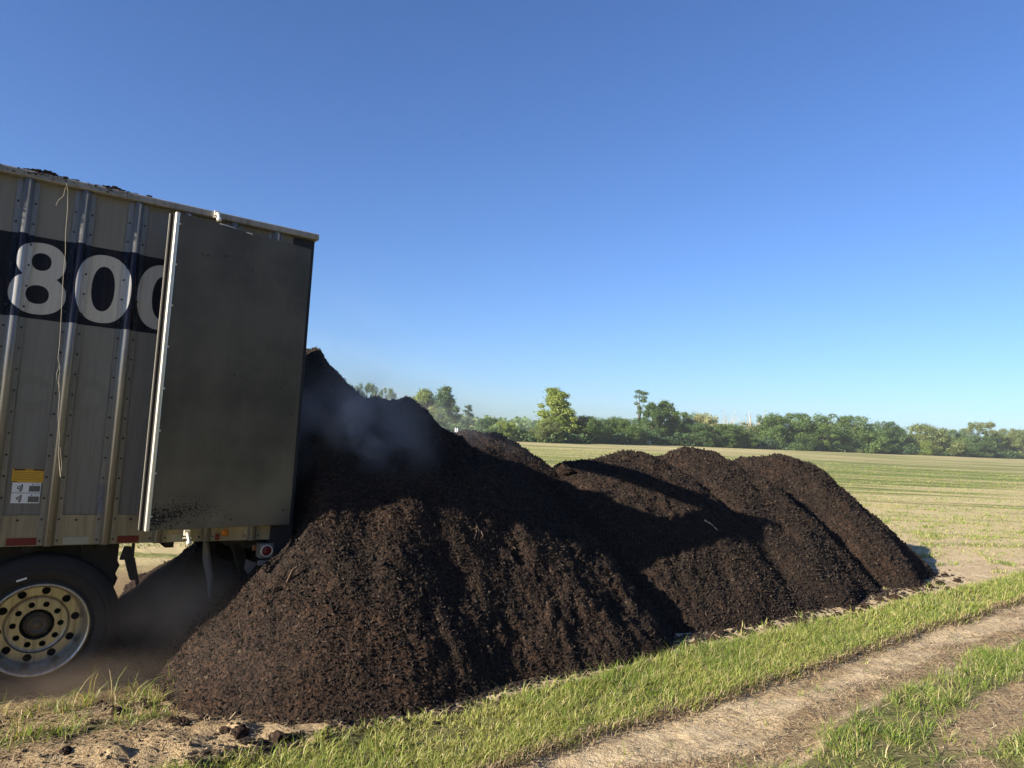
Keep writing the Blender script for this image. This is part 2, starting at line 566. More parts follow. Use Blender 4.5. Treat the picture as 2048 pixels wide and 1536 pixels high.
MAT['door'] = metal_mat('door_sheet', (0.118, 0.104, 0.083), 0.46, 0.4, True, True)
MAT['alu'] = metal_mat('bare_aluminium', (0.30, 0.265, 0.19), 0.42, 0.4)
MAT['raillip'] = metal_mat('rail_aluminium', (0.27, 0.262, 0.24), 0.5, 0.3)
MAT['trim'] = metal_mat('bright_trim', (0.74, 0.70, 0.60), 0.35, 0.5, False)
MAT['rim'] = metal_mat('wheel_alloy', (0.50, 0.465, 0.39), 0.32, 0.85)
MAT['black'] = simple('black_steel', (0.016, 0.015, 0.014), 0.75, scale=12)
MAT['darkframe'] = simple('dark_frame', (0.011, 0.013, 0.018), 0.6, scale=6)
MAT['greysteel'] = simple('grey_steel', (0.16, 0.155, 0.145), 0.6, 0.2, scale=9)
MAT['hubsteel'] = simple('hub_casting', (0.13, 0.11, 0.08), 0.42, 0.4, scale=14)
MAT['rivet'] = simple('rivet_dark', (0.05, 0.044, 0.036), 0.6, 0.4, scale=30)
MAT['rubber'] = simple('tyre_rubber', (0.022, 0.020, 0.018), 0.85, scale=14, bump=0.004)
MAT['gasket'] = simple('gasket_rubber', (0.012, 0.012, 0.012), 0.7, scale=14)
MAT['redtape'] = simple('red_tape', (0.13, 0.011, 0.010), 0.5, scale=22, var=0.6)
MAT['whitetape'] = simple('grey_tape', (0.30, 0.30, 0.25), 0.4, scale=22, var=0.3)
MAT['amber'] = simple('amber_lens', (0.48, 0.15, 0.015), 0.2, scale=40, var=0.15)
MAT['redlens'] = simple('red_lens', (0.13, 0.010, 0.010), 0.15, scale=40, var=0.2)
MAT['yellow'] = simple('label_yellow', (0.60, 0.34, 0.03), 0.5, scale=30, var=0.12)
MAT['white'] = simple('label_white', (0.72, 0.72, 0.70), 0.5, scale=30, var=0.08)
MAT['ink'] = simple('label_ink', (0.012, 0.012, 0.014), 0.5, scale=30)
MAT['greyink'] = simple('label_grey_ink', (0.06, 0.06, 0.06), 0.5, scale=30)
MAT['cord'] = simple('cord_fibre', (0.34, 0.31, 0.25), 0.9, scale=40)
MAT['flap'] = simple('flap_plastic', (0.25, 0.26, 0.27), 0.5, scale=5)
MAT['tornfoil'] = simple('torn_sheet', (0.14, 0.145, 0.16), 0.5, scale=20, var=0.4)
MAT['stick'] = simple('dry_stick', (0.48, 0.38, 0.25), 0.8, scale=30)
MAT['root'] = simple('root_fibre', (0.10, 0.065, 0.04), 0.9, scale=30)
MAT['hay'] = simple('hay', (0.60, 0.52, 0.36), 0.9, scale=4)
MAT['whitewrap'] = simple('white_wrap', (0.42, 0.44, 0.44), 0.4, scale=3, var=0.06)
MAT['bird'] = simple('bird_plumage', (0.02, 0.02, 0.022), 0.8, scale=20)

# ------------------------------------------------------------------ light
SUN_AZ, SUN_EL = 54.9, 22.0           # direction the light travels towards, elevation
sd = np.array([math.sin(RAD(SUN_AZ)) * math.cos(RAD(SUN_EL)), math.cos(RAD(SUN_AZ)) * math.cos(RAD(SUN_EL)), -math.sin(RAD(SUN_EL))])
sun = bpy.data.lights.new('sun', 'SUN')
sun.energy = 5.0
sun.angle = RAD(0.53)
sun.color = (1.0, 0.90, 0.74)
so = bpy.data.objects.new('sun', sun)
COL.objects.link(so)
so.location = (-30, -20, 30)
so.rotation_euler = Vector(sd).to_track_quat('-Z', 'Y').to_euler()
W = bpy.data.worlds.new('World')
S.world = W
W.use_nodes = True
wn = W.node_tree
sky = wn.nodes.new('ShaderNodeTexSky')
sky.sky_type = 'NISHITA'
sky.sun_disc = False
sky.sun_elevation = RAD(SUN_EL)
sky.sun_rotation = RAD(SUN_AZ + 180)
sky.altitude = 50
sky.air_density = 1.0
sky.dust_density = 0.6
sky.ozone_density = 1.6
bg = wn.nodes['Background']
bg.inputs[1].default_value = 0.068
wb_ = wn.nodes.new('ShaderNodeMix')            # the camera's white balance for clear blue air
wb_.data_type = 'RGBA'
wb_.blend_type = 'MULTIPLY'
wb_.inputs[0].default_value = 1.0
wb_.inputs[7].default_value = (0.462, 0.648, 1.01, 1)
wn.links.new(sky.outputs[0], wb_.inputs[6])
wn.links.new(wb_.outputs[2], bg.inputs[0])
S.view_settings.view_transform = 'Standard'
S.view_settings.look = 'None'
S.view_settings.gamma = 1
S.view_settings.exposure = 1.4

# ------------------------------------------------------------------ ground
def b_far(u):    # far edge of the first grass strip
    return -4.27 + 0.05 * smooth(5, 7, u) + 0.08 * smooth(9, 14, u) + 0.07 * fbm(u * 0.9, u * 0 + 3, 21, 3)


def b_near(u):   # strip / track
    return -3.40 + 0.10 * fbm(u * 0.8, u * 0 + 9, 22, 3)


def b_cam(u):    # track / second grass
    return -2.62 + 0.10 * smooth(7, 12, u) + 0.32 * fbm(u * 0.7, u * 0 + 5, 23, 3)


def terrain(u, v):
    z = 0.030 * fbm(u * 0.5, v * 0.5, 31, 3) + 0.016 * fbm(u * 4, v * 4, 32, 3)
    bn, bc, bf = b_near(u), b_cam(u), b_far(u)
    tr = smooth(bn - 0.03, bn + 0.06, v) * (1 - smooth(bc - 0.2, bc + 0.15, v))
    z = z + tr * (0.020 * fbm(u * 3.0, v * 9.0, 36, 3) + 0.010 * np.maximum(fbm(u * 14, v * 14, 37, 3), 0))
    z = z - 0.055 * tr + 0.03 * tr * np.exp(-((v - (bn + bc) / 2 - 0.12) / 0.13) ** 2)
    # rubble left of the grass strip
    rub = smooth(-5.1, -4.7, v) * (1 - smooth(-4.3, -4.1, v)) * smooth(3.4, 1.8, u)
    rub = np.clip(rub, 0, 1)
    z = z + rub * (0.075 * np.maximum(fbm(u * 7, v * 7, 33, 4), -0.12) + 0.03 * fbm(u * 22, v * 22, 34, 3))
    fade = 1 - smooth(25, 60, np.hypot(u, v))
    return z * fade


def bare_patch(u, v):
    p1 = np.exp(-(((u - 6.9) / 1.5) ** 2 + ((v + 2.02) / 0.26) ** 2))
    p2 = np.exp(-(((u - 10.0) / 1.4) ** 2 + ((v + 1.7) / 0.25) ** 2))
    p3 = np.exp(-(((u - 4.6) / 0.9) ** 2 + ((v + 1.75) / 0.22) ** 2))
    return np.clip(1.6 * np.maximum(np.maximum(p1, p2), p3) + 0.5 * fbm(u * 2, v * 2, 55, 3), 0, 1) * (np.maximum(np.maximum(p1, p2), p3) > 0.1)


def g_strip1(u, v):
    w = 0.07
    m = smooth(b_far(u) - w, b_far(u) + w, v) * (1 - smooth(b_near(u) - 0.06, b_near(u) + 0.02, v))
    return m


def g_strip2(u, v):
    m = smooth(b_cam(u) - 0.12, b_cam(u) + 0.22, v) * (1 - bare_patch(u, v)) * (v < 1.2)
    return m


def g_left(u, v):
    a = np.exp(-((v + 5.17 - 0.06 * fbm(u * 1.2, v * 0, 61, 2)) / 0.07) ** 2) * (1 - smooth(1.05, 1.5, u))
    b = 0.34 * np.exp(-((v + 5.62) / 0.14) ** 2) * (1 - smooth(0.9, 1.35, u))
    return a + b


def g_toe(u, v):
    """thin green fringe and patches along the foot of the heaps and out in the field"""
    f = np.clip(fbm(u * 1.4, v * 1.9, 71, 3) * 2.4 - 0.25, 0, 1)
    out = smooth(12.0, 13.5, u) * smooth(-30, -12, v) * (1 - smooth(-4.45, -4.25, v))
    toe = 0.25 * smooth(-4.75, -4.6, v) * (1 - smooth(-4.4, -4.3, v)) * smooth(5.8, 6.2, u)
    return f * out * 0.9 + np.clip(f * 2, 0, 1) * toe


def spaced(lo, f0, f1, hi, step, growth=1.22):
    mid = list(np.arange(f0, f1 + 1e-6, step))
    a, s = [], step
    x = f0
    while x > lo:
        s *= growth; x -= s; a.append(x)
    b, s, x = [], step, f1
    while x < hi:
        s *= growth; x += s; b.append(x)
    return np.array(a[::-1] + mid + b)


gu = spaced(-430, -1.5, 16.0, 640, 0.05)
gv = spaced(-560, -6.4, -0.6, 60, 0.04)
GU, GV = np.meshgrid(gu, gv, indexing='ij')
GZ = terrain(GU, GV)
co = uv_arr(GU, GV, GZ).reshape(-1, 3)
nu, nv = GU.shape
idx = np.arange(nu * nv).reshape(nu, nv)
Q = np.stack([idx[:-1, :-1], idx[:-1, 1:], idx[1:, 1:], idx[1:, :-1]], -1).reshape(-1, 4)
green = np.clip(g_strip1(GU, GV) + g_strip2(GU, GV) + g_left(GU, GV) + 0.5 * g_toe(GU, GV), 0, 1)
straw = np.clip(0.12 + 0.8 * fbm(GU * 1.3, GV * 3.0, 41, 3), 0, 1) * smooth(-3.5, -3.3, GV)
straw = np.maximum(straw, 0.9 * np.exp(-((GV - b_cam(GU) + 0.16) / 0.14) ** 2))
straw = np.maximum(straw, bare_patch(GU, GV) * 0.9)
straw = np.maximum(straw, (0.45 + 0.4 * smooth(-4.8, -5.1, GV)) * (GU < 2.4) * (GV < -4.3))
straw = np.maximum(straw, 0.6 * np.exp(-((GV - b_near(GU)) / 0.04) ** 2))
straw = np.maximum(straw, 0.25 * smooth(12.5, 13.5, GU) * (GV < -4.3))
dist_u = np.maximum(smooth(13.5, 19, GU + 0.55 * (GV + 4.6)), smooth(-9.6, -10.6, GV))
field = np.clip(dist_u, 0, 1) * (GV < -4.1)
field = np.maximum(field, smooth(0.5, 3, GV) * 1.0)
dist_v = -GV
dry = 0.135 * (1 - smooth(10.5, 16.5, dist_v + 2.5 * fbm(GU * 0.10, GV * 0.25, 47, 3))) - 0.045 * smooth(14, 20, dist_v) * (1 - smooth(30, 60, dist_v)) + 0.035 * smooth(50, 90, dist_v)
dry = dry.reshape(-1)
cover = np.stack([green, np.clip(straw, 0, 1), field], -1).reshape(-1, 3)
cu, cv = co[Q].mean(1) @ U, co[Q].mean(1) @ V
is_tr = (cv > b_near(cu)) & (cv < b_cam(cu)) & (cu > -40) & (cu < 120)


def submesh(name, mask, mat, **kw):
    q = Q[mask]
    used, inv = np.unique(q, return_inverse=True)
    me = mesh_np(name, co[used], inv.reshape(-1, 4), {'cover': cover[used], 'dry': dry[used]}, True)
    return link(name, me, None, mat)


tag(submesh('ground', ~is_tr, MAT['ground']), 'mown field and bare sandy soil reaching to the tree line', 'field', kind='structure')
tag(submesh('dirt_track', is_tr, MAT['ground']), 'worn sandy wheel track between two strips of grass', 'track', kind='structure')

# ------------------------------------------------------------------ heaps
HEAPS = [
    # ridge from u0 to u1, v, height, radius, exponent of the flank
    (3.05, 4.65, -7.05, 2.27, 2.32, 1.50),
    (5.45, 5.85, -7.95, 1.98, 2.40, 1.35),
    (7.30, 7.90, -7.10, 1.70, 2.62, 1.55),
    (9.30, 9.40, -7.10, 1.86, 2.62, 1.45),
    (11.15, 11.35, -7.00, 1.80, 2.42, 1.42),
]


def heap_h(i, u, v):
    ua, ub, cv_, H, R, p = HEAPS[i]
    wu = u + 0.16 * fbm(u * 0.9, v * 0.9, 80 + i, 3)
    wv = v + 0.14 * fbm(u * 0.9, v * 0.9, 90 + i, 3)
    du = np.maximum(np.maximum(ua - wu, wu - ub), 0)
    dv = np.abs(wv - cv_)
    if i == 0: dv = dv * 0.85
    d = np.sqrt(du ** 2 + dv ** 2)
    ang = np.arctan2(wv - cv_, wu - (ua + ub) / 2)
    Rr = R * (1 + 0.03 * np.sin(3 * ang + i) + 0.02 * np.sin(7 * ang + 2 * i))
    s_ = d / Rr
    hc = np.interp(u, [2.6, 3.0, 3.4, 4.05, 4.35, 4.75, 5.1], [2.26, 2.26, 2.22, 2.18, 2.0, 1.76, 1.66]) if i == 0 else H
    h = hc * np.where(s_ < 1, 1 - np.clip(s_, 0, 1) ** p, -(s_ - 1) * p)
    if i == 0:
        # the load still sliding out of the trailer above the heap
        sp = 2.76 - 0.88 * np.maximum(u - 2.82, 0) - 1.30 * np.maximum(np.sqrt((v + 7.12) ** 2 + 0.16) - 0.46, 0)
        sp = sp - 2.6 * np.maximum(2.58 - u, 0)
        bumpy = 0.12 * np.exp(-(((u - 3.62) / 0.16) ** 2 + ((v + 7.15) / 0.35) ** 2)) + 0.10 * np.exp(-(((u - 4.0) / 0.26) ** 2 + ((v + 7.15) / 0.5) ** 2))
        h = np.maximum(h, sp) + bumpy
        k_ = np.clip((v + 7.1) / 1.6, 0, 1.25)
        left = (1 - k_) * (0.62 * (u - 0.92)) + k_ * 1.08 * (u - 1.31) - 0.22 * np.maximum(-7.1 - v, 0)
        left = left + 3.2 * np.maximum(u - 2.40, 0)
        h = np.minimum(h, left + 0.35 * np.maximum(v + 5.1, 0))
    return h


def heap_noise(u, v):
    n = 0.14 * fbm(u * 1.25, v * 1.25, 101, 3)
    # slumped lobes and runnels going down the near flank
    n = n + 0.030 * fbm(u * 2.0, v * 1.2, 102, 3)
    n = n + 0.050 * fbm(u * 5.0, v * 4.6, 103, 3)
    # slid, smoother patches between cloddy ones
    am = 0.35 + 1.1 * smooth(-0.22, 0.25, fbm(u * 0.9, v * 0.7, 107, 3))
    n = n + am * 0.050 * np.maximum(fbm(u * 10, v * 10, 104, 3), -0.12)
    n = n + (0.3 + 0.7 * am) * 0.022 * fbm(u * 24, v * 24, 105, 3)
    n = n + 0.012 * fbm(u * 62, v * 62, 106, 2)
    return n


HLAB = [
    'dark steaming compost heap spilling from the open rear of the trailer',
    'compost heap with a sunlit top just behind the steaming one',
    'compost heap crossed by the trailer shadow band, with a pale stick on it',
    'compost heap with the small peaked top between its neighbours',
    'smooth rounded compost heap at the far end of the row beside the field',
]
cone_bits = []
for i, (ua, ub, hv, H, R, p_) in enumerate(HEAPS):
    step = [0.015, 0.024, 0.020, 0.023, 0.026][i]
    r = R + 0.45
    uu = np.arange(ua - r, ub + r, step)
    vv = np.arange(hv - r * (0.9 if i else 1.05), hv + r * (1.0 if i else 1.2), step)
    A, B = np.meshgrid(uu, vv, indexing='ij')
    own = heap_h(i, A, B)
    oth = np.max([heap_h(j, A, B) for j in range(5) if j != i], 0)
    nz = heap_noise(A, B)
    foot = smooth(-0.25, 0.35, own)
    Zh = own + nz * (0.35 + 0.65 * foot)
    # soft, crumbly toe
    Zh = np.where(own < 0.12, Zh - 0.25 * np.maximum(0.12 - own, 0), Zh)
    gz = terrain(A, B)
    if i == 0:   # keep clear of the trailer floor
        pt = uv_arr(A, B, np.zeros_like(A))
        lx = (pt - TO) @ Td
        ly = (pt - TO) @ -Tn
        Zh = np.where((ly > -0.02), np.minimum(Zh, 0.95 + 0.02 * nz + 3.5 * np.maximum(lx - 1.88, 0)), Zh)
        side = (lx >= 1.80) & (lx < 2.1) & (ly < 0.0)
    keep = (Zh > gz - 0.06) & (own > oth - 0.16)
    n1, n2 = A.shape
    jit = 0.35 * step
    P = uv_arr(A + jit * (RNG.random(A.shape) - 0.5), B + jit * (RNG.random(A.shape) - 0.5), np.maximum(Zh, gz - 0.07)).reshape(-1, 3)
    ix = np.arange(n1 * n2).reshape(n1, n2)
    q = np.stack([ix[:-1, :-1], ix[:-1, 1:], ix[1:, 1:], ix[1:, :-1]], -1).reshape(-1, 4)
    k = keep.ravel()[q].any(1)
    q = q[k]
    used, inv = np.unique(q, return_inverse=True)
    vs, fs = P[used], inv.reshape(-1, 4)
    # crumbs and chips lying on the surface
    own_top = (own > oth - 0.02) & (Zh > gz + 0.0)
    cand = np.argwhere(own_top)
    nchip = [110000, 14000, 38000, 24000, 22000][i]
    wgt = np.where(cand[:, 1] > n2 * 0.42, 1.0, 0.22)
    sel = cand[RNG.choice(len(cand), nchip, p=wgt / wgt.sum())]
    pc = P.reshape(n1, n2, 3)[sel[:, 0], sel[:, 1]] + (RNG.random((nchip, 3)) - 0.5) * step
    size = (0.0022 + 0.0044 * RNG.random(nchip) ** 2.5) * [1.0, 1.35, 1.35, 1.6, 1.8][i]
    size[RNG.random(nchip) < 0.006] *= 1.9
    el = 1 + 2.0 * RNG.random(nchip) ** 2 + 6.0 * (RNG.random(nchip) < 0.03)
    el = np.minimum(el, 0.035 / size)
    size = np.minimum(size, 0.016)
    # random frame
    qv = RNG.normal(size=(nchip, 3)); qv /= np.linalg.norm(qv, axis=1)[:, None]
    qw = np.cross(qv, RNG.normal(size=(nchip, 3))); qw /= np.linalg.norm(qw, axis=1)[:, None]
    qx = np.cross(qv, qw)
    base8 = np.array([[-1, -1, -1], [1, -1, -1], [1, 1, -1], [-1, 1, -1], [-1, -1, 1], [1, -1, 1], [1, 1, 1], [-1, 1, 1]], float)
    b8 = base8[None] * (0.65 + 0.6 * RNG.random((nchip, 8, 1)))
    b8[:, :, 0] *= (size * el)[:, None]; b8[:, :, 1] *= size[:, None]; b8[:, :, 2] *= (size * 0.6)[:, None]
    cc = pc[:, None, :] + b8[:, :, 0:1] * qv[:, None] + b8[:, :, 1:2] * qw[:, None] + b8[:, :, 2:3] * qx[:, None]
    f6 = np.array([[0, 3, 2, 1], [4, 5, 6, 7], [0, 1, 5, 4], [1, 2, 6, 5], [2, 3, 7, 6], [3, 0, 4, 7]])
    cf = (np.arange(nchip)[:, None, None] * 8 + f6[None]).reshape(-1, 4) + len(vs)
    tint = np.concatenate([np.zeros(len(vs)), np.repeat(RNG.random(nchip) ** 2.0, 8)])
    allv = np.concatenate([vs, cc.reshape(-1, 3)])
    allf = np.concatenate([fs, cf])
    mi = np.concatenate([np.zeros(len(fs), int), np.ones(len(cf), int)])
    me = mesh_np('compost_heap', allv, allf, {'tint': tint}, False, mi)
    o = link('compost_heap', me, None, [MAT['compost'], MAT['chip']])
    smf = np.zeros(len(allf), bool); smf[:len(fs)] = True
    me.polygons.foreach_set('use_smooth', smf)
    tag(o, HLAB[i], 'compost heap', 'compost heaps tipped in a row')


def heap_top(u, v):
    u, v = np.array([u], float), np.array([v], float)
    return float(np.max([heap_h(i, u, v) for i in range(5)], 0)[0] + heap_noise(u, v)[0])


# clods that rolled off -----------------------------------------------------
def clod_mesh(seed, r=1.0):
    bm = bmesh.new()
    bmesh.ops.create_icosphere(bm, subdivisions=3, radius=1)
    rr = np.random.default_rng(seed)
    off = rr.random(3) * 50
    for q in bm.verts:
        c = np.array(q.co)
        n = fbm(np.array([c[0] * 1.3 + off[0]]), np.array([c[1] * 1.3 + c[2] * 1.7 + off[1]]), seed, 4, 0.6)[0]
        q.co = Vector(c * (1 + 0.75 * n)) * r
        q.co.z *= 0.72
    me = bpy.data.meshes.new('compost_clod')
    bm.to_mesh(me); bm.free()
    me.materials.append(MAT['compost'])
    return me


CLODM = [clod_mesh(s) for s in range(6)]
pix_clods = [(560, 1475, .060), (580, 1416, .045), (345, 1440, .030), (233, 1424, .035), (290, 1405, .030), (300, 1410, .028), (405, 1436, .036), (130, 1512, .030), (365, 1444, .040), (480, 1462, .05), (450, 1458, .04),
             (1440, 1262, .06), (1425, 1275, .05), (1600, 1245, .06), (1585, 1238, .045), (1500, 1262, .04), (1730, 1212, .06), (1760, 1200, .05), (1790, 1196, .06), (1700, 1218, .05), (1655, 1232, .04), (1830, 1180, .05), (1860, 1172, .05), (1895, 1176, .055), (1890, 1150, .05), (1915, 1160, .05), (1880, 1165, .05), (1845, 1190, .05), (1720, 1222, .035), (1675, 1226, .035), (1630, 1236, .04), (1540, 1252, .035),
             (1480, 1258, .045), (1395, 1285, .05), (1370, 1292, .045), (1340, 1300, .04), (1130, 918, .09)]
for j, (x, y, r) in enumerate(pix_clods):
    o = bpy.data.objects.new('compost_clod', CLODM[j % 6])
    COL.objects.link(o)
    if y > 1000:
        P = on_plane(x, y, np.array([0, 0, r * 0.4]), np.array([0, 0, 1.0]))
        u_, v_ = P @ U, P @ V
        P[2] = float(terrain(np.array([u_]), np.array([v_]))[0]) + r * 0.35
    else:
        P = on_plane(x, y, V * -7.0, V)
        P[2] = heap_top(P @ U, P @ V) + 0.06
    o.location = P
    o.scale = (r * random.uniform(.85, 1.3), r * random.uniform(.8, 1.1), r * random.uniform(.75, 1.1))
    o.rotation_euler = (0, 0, random.random() * 6)
    lab = 'small dark compost clod lying on the sandy strip at the foot of the heaps'
    if j == 0: lab = 'largest dark clod on the pale rubble beside the grass corner'
    elif y < 1000: lab = 'dark clod perched on the crest in the dip behind the steaming heap'
    elif x < 420 and y > 1395: lab = 'small dark clod on the straw-littered soil near the trailer wheel'
    tag(o, lab, 'clod', 'compost clods' if (j and y > 1000) else None)

# crumbs scattered at the foot: uncountable
nc = 9000
cu_ = RNG.uniform(1.2, 14.5, nc)
edge = np.array([-4.30, -4.30, -4.30, -4.38, -4.45, -4.52, -4.50, -4.45, -4.45, -4.50, -4.60, -4.75, -5.6, -6.5])
cv_ = np.interp(cu_, np.arange(1.5, 15.5), edge) - 0.18 + RNG.exponential(0.11, nc)
left = RNG.random(nc) < 0.15
cu_[left] = RNG.uniform(0.2, 2.0, left.sum()); cv_[left] = RNG.uniform(-5.6, -4.4, left.sum())
sz = 0.004 + 0.016 * RNG.random(nc) ** 4
sz[left] *= 0.5
pc = uv_arr(cu_, cv_, terrain(cu_, cv_) + sz * 0.3)
b8 = base8[None] * (0.6 + 0.6 * RNG.random((nc, 8, 1))) * sz[:, None, None]
a_ = RNG.random(nc) * 6.28
rx_ = b8[:, :, 0] * np.cos(a_)[:, None] - b8[:, :, 1] * np.sin(a_)[:, None]
ry_ = b8[:, :, 0] * np.sin(a_)[:, None] + b8[:, :, 1] * np.cos(a_)[:, None]
cc = pc[:, None, :] + np.stack([rx_, ry_, b8[:, :, 2] * 0.8], -1)
cf = (np.arange(nc)[:, None, None] * 8 + f6[None]).reshape(-1, 4)
o = link('compost_crumbs', mesh_np('compost_crumbs', cc.reshape(-1, 3), cf, {'tint': np.repeat(RNG.random(nc) * 0.7, 8)}), None, MAT['chip'])
tag(o, 'loose dark compost crumbs scattered along the foot of the heaps', 'crumbs', kind='stuff')

# stick and roots -------------------------------------------------------------
SLOPE_N = np.array([V[0] * 0.75, V[1] * 0.75, 1.0]); SLOPE_N /= np.linalg.norm(SLOPE_N)


def heap_point(x, y, lift=0.0):
    d = ray(x, y)
    lo, prev = None, None
    for tt in np.arange(3.5, 16, 0.01):
        p = CP + d * tt
        h = heap_top(p @ U, p @ V)
        if p[2] < h + lift:
            return p
    return CP + d * 8


a, b = heap_point(1409, 1040, 0.02), heap_point(1435, 1060, 0.02)
mb = MB(); mb.tube([a, (a + b) / 2 + [0, 0, .012], b], [0.010, 0.008, 0.006], 6)
tag(mb.build('stick', MAT['stick']), 'pale straight stick lying in the shadow on a compost heap', 'stick')
mb = MB()
c0 = heap_point(955, 1075, 0.0)
strands = [[(948, 1038), (958, 1062), (955, 1080), (951, 1092)], [(937, 1052), (950, 1058), (957, 1066), (962, 1078)], [(952, 1045), (953, 1065), (947, 1082)], [(962, 1062), (966, 1072), (960, 1080)]]
for st in strands:
    pts = [heap_point(x, y, 0.012 + 0.02 * math.sin(k * 1.7)) for k, (x, y) in enumerate(st)]
    mb.tube(pts, [0.006, 0.005, 0.004, 0.003][:len(pts)], 6)
tag(mb.build('root_tuft', MAT['root']), 'tangle of brown plant roots sticking out of the near heap', 'roots')
a, b, c = heap_point(575, 1160, 0.01), heap_point(586, 1143, 0.06), heap_point(570, 1168, 0.0)
mb = MB(); mb.prism([c, a + (b - a) * 0.1 + Td * 0.02, b + (b - a) * 0.6, b + (b - a) * 0.3 - Td * 0.02], Tn * 0.012)
tag(mb.build('wood_splinter', MAT['root']), 'short broken wood splinter standing up beside the trailer tail lamp', 'splinter')

# ------------------------------------------------------------------ grass
def blades(u, v, h, w, lean, tint, z=None, nseg=3, phi=None, curve=1.8):
    n = len(u)
    z = terrain(u, v) if z is None else z
    phi = RNG.random(n) * 2 * math.pi if phi is None else phi
    dx, dy = np.cos(phi), np.sin(phi)
    tw = phi + math.pi / 2 + RNG.normal(0, 0.5, n)
    px, py = np.cos(tw), np.sin(tw)
    base = uv_arr(u, v, z)
    ts = np.linspace(0, 1, nseg + 1)
    out = np.zeros((n, nseg + 1, 2, 3), np.float32)
    for k, t in enumerate(ts):
        off = lean * h * t ** curve
        zz = h * (t - 0.45 * np.minimum(lean, 1.6) * t ** 2.4)
        ww = w * 0.5 * (1 - 0.93 * t ** 1.4)
        c = base + np.stack([dx * off, dy * off, zz], -1)
        s_ = np.stack([px * ww, py * ww, 0 * ww], -1)
        out[:, k, 0] = c - s_
        out[:, k, 1] = c + s_
    m = (nseg + 1) * 2
    q = np.array([[2 * k, 2 * k + 1, 2 * k + 3, 2 * k + 2] for k in range(nseg)])
    f = (np.arange(n)[:, None, None] * m + q[None]).reshape(-1, 4)
    return out.reshape(-1, 3), f, np.repeat(tint, m)


def scatter(dens, u0, u1, v0, v1, n, fn):
    """tufts with a density field, returns blade roots"""
    us, vs = RNG.uniform(u0, u1, n), RNG.uniform(v0, v1, n)
    k = RNG.random(n) < fn(us, vs)
    return us[k], vs[k]


def tufted(us, vs, per, spread):
    n = len(us)
    u = np.repeat(us, per) + RNG.normal(0, spread, n * per)
    v = np.repeat(vs, per) + RNG.normal(0, spread, n * per)
    ph = np.arctan2(v - np.repeat(vs, per), u - np.repeat(us, per))
    return u, v, ph, np.repeat(RNG.random(n), per)


def to_world_phi(ph):   # heading in (u,v) to world XY
    x = U[0] * np.cos(ph) + V[0] * np.sin(ph)
    y = U[1] * np.cos(ph) + V[1] * np.sin(ph)
    return np.arctan2(y, x)


parts = []


def grow(us, vs, per, spread, hm, hv, wm, leanm, dry=0.10, base_t=0.45):
    u, v, ph, tr_ = tufted(us, vs, per, spread)
    n = len(u)
    patch = fbm(u * 1.1, v * 1.1, 66, 3)
    h = hm * (1 + hv * RNG.normal(0, 1, n)) * (0.8 + 0.5 * np.repeat(RNG.random(len(us)), per)) * (1 + 0.7 * patch)
    h = np.clip(h, 0.02, 0.40)
    lean = np.abs(RNG.normal(leanm, 0.28, n))
    tint = np.clip(base_t + 0.28 * (tr_ - 0.5) + RNG.normal(0, 0.14, n) - 0.35 * patch, 0, 0.84)
    isdry = RNG.random(n) < dry
    tint[isdry] = RNG.uniform(0.88, 1.0, isdry.sum())
    parts.append(blades(u, v, h, wm * RNG.uniform(0.7, 1.4, n), lean, tint, phi=to_world_phi(ph + RNG.normal(0, 0.5, n))))


clump = lambda f: (lambda u, v: f(u, v) * np.clip(0.82 + 1.2 * fbm(u * 2.3, v * 2.3, 68, 3), 0.40, 1))
us, vs = scatter(None, -0.5, 8, -4.6, -3.2, 12000, clump(g_strip1))
grow(us, vs, 9, 0.022, 0.062, 0.42, 0.0048, 0.85, 0.20, 0.68)
us, vs = scatter(None, 8, 22, -4.6, -3.2, 12000, clump(g_strip1))
grow(us, vs, 6, 0.03, 0.062, 0.42, 0.0075, 0.85, 0.20, 0.68)
us, vs = scatter(None, 22, 60, -4.7, -3.0, 5000, g_strip1)
grow(us, vs, 5, 0.06, 0.10, 0.30, 0.016, 0.45, 0.13, 0.56)
us, vs = scatter(None, 2.0, 9, -2.9, 1.0, 19000, lambda u, v: g_strip2(u, v) * np.clip(0.75 + 1.3 * fbm(u * 1.6, v * 1.6, 67, 3), 0.05, 1))
grow(us, vs, 10, 0.028, 0.078, 0.42, 0.0050, 0.95, 0.18, 0.56)
us, vs = scatter(None, 9, 24, -2.9, 1.0, 7000, lambda u, v: g_strip2(u, v) * np.clip(0.75 + 1.3 * fbm(u * 1.6, v * 1.6, 67, 3), 0.05, 1))
grow(us, vs, 7, 0.035, 0.078, 0.42, 0.009, 0.95, 0.18, 0.56)
us, vs = scatter(None, -3.5, 1.6, -5.9, -4.9, 1900, g_left)
grow(us, vs, 7, 0.025, 0.080, 0.35, 0.0055, 0.6, 0.22, 0.50)
us, vs = scatter(None, -3.5, 1.2, -5.85, -5.42, 150, lambda u, v: 0.5 + 0 * u)
grow(us, vs, 5, 0.03, 0.17, 0.3, 0.006, 0.9, 0.3, 0.5)
us, vs = scatter(None, 1.0, 1.5, -5.62, -5.42, 14, lambda u, v: 0.9 + 0 * u)
grow(us, vs, 8, 0.02, 0.16, 0.3, 0.006, 0.8, 0.2, 0.5)
us, vs = scatter(None, 5.5, 26, -14, -4.3, 26000, lambda u, v: g_toe(u, v))
grow(us, vs, 6, 0.03, 0.055, 0.35, 0.010, 0.5, 0.3, 0.5)
us, vs = scatter(None, 3.0, 9, -3.3, -2.7, 60, lambda u, v: 0.5 + 0 * u)
grow(us, vs, 7, 0.025, 0.05, 0.3, 0.0045, 0.8, 0.3, 0.35)
V0, F0, T0, off = [], [], [], 0
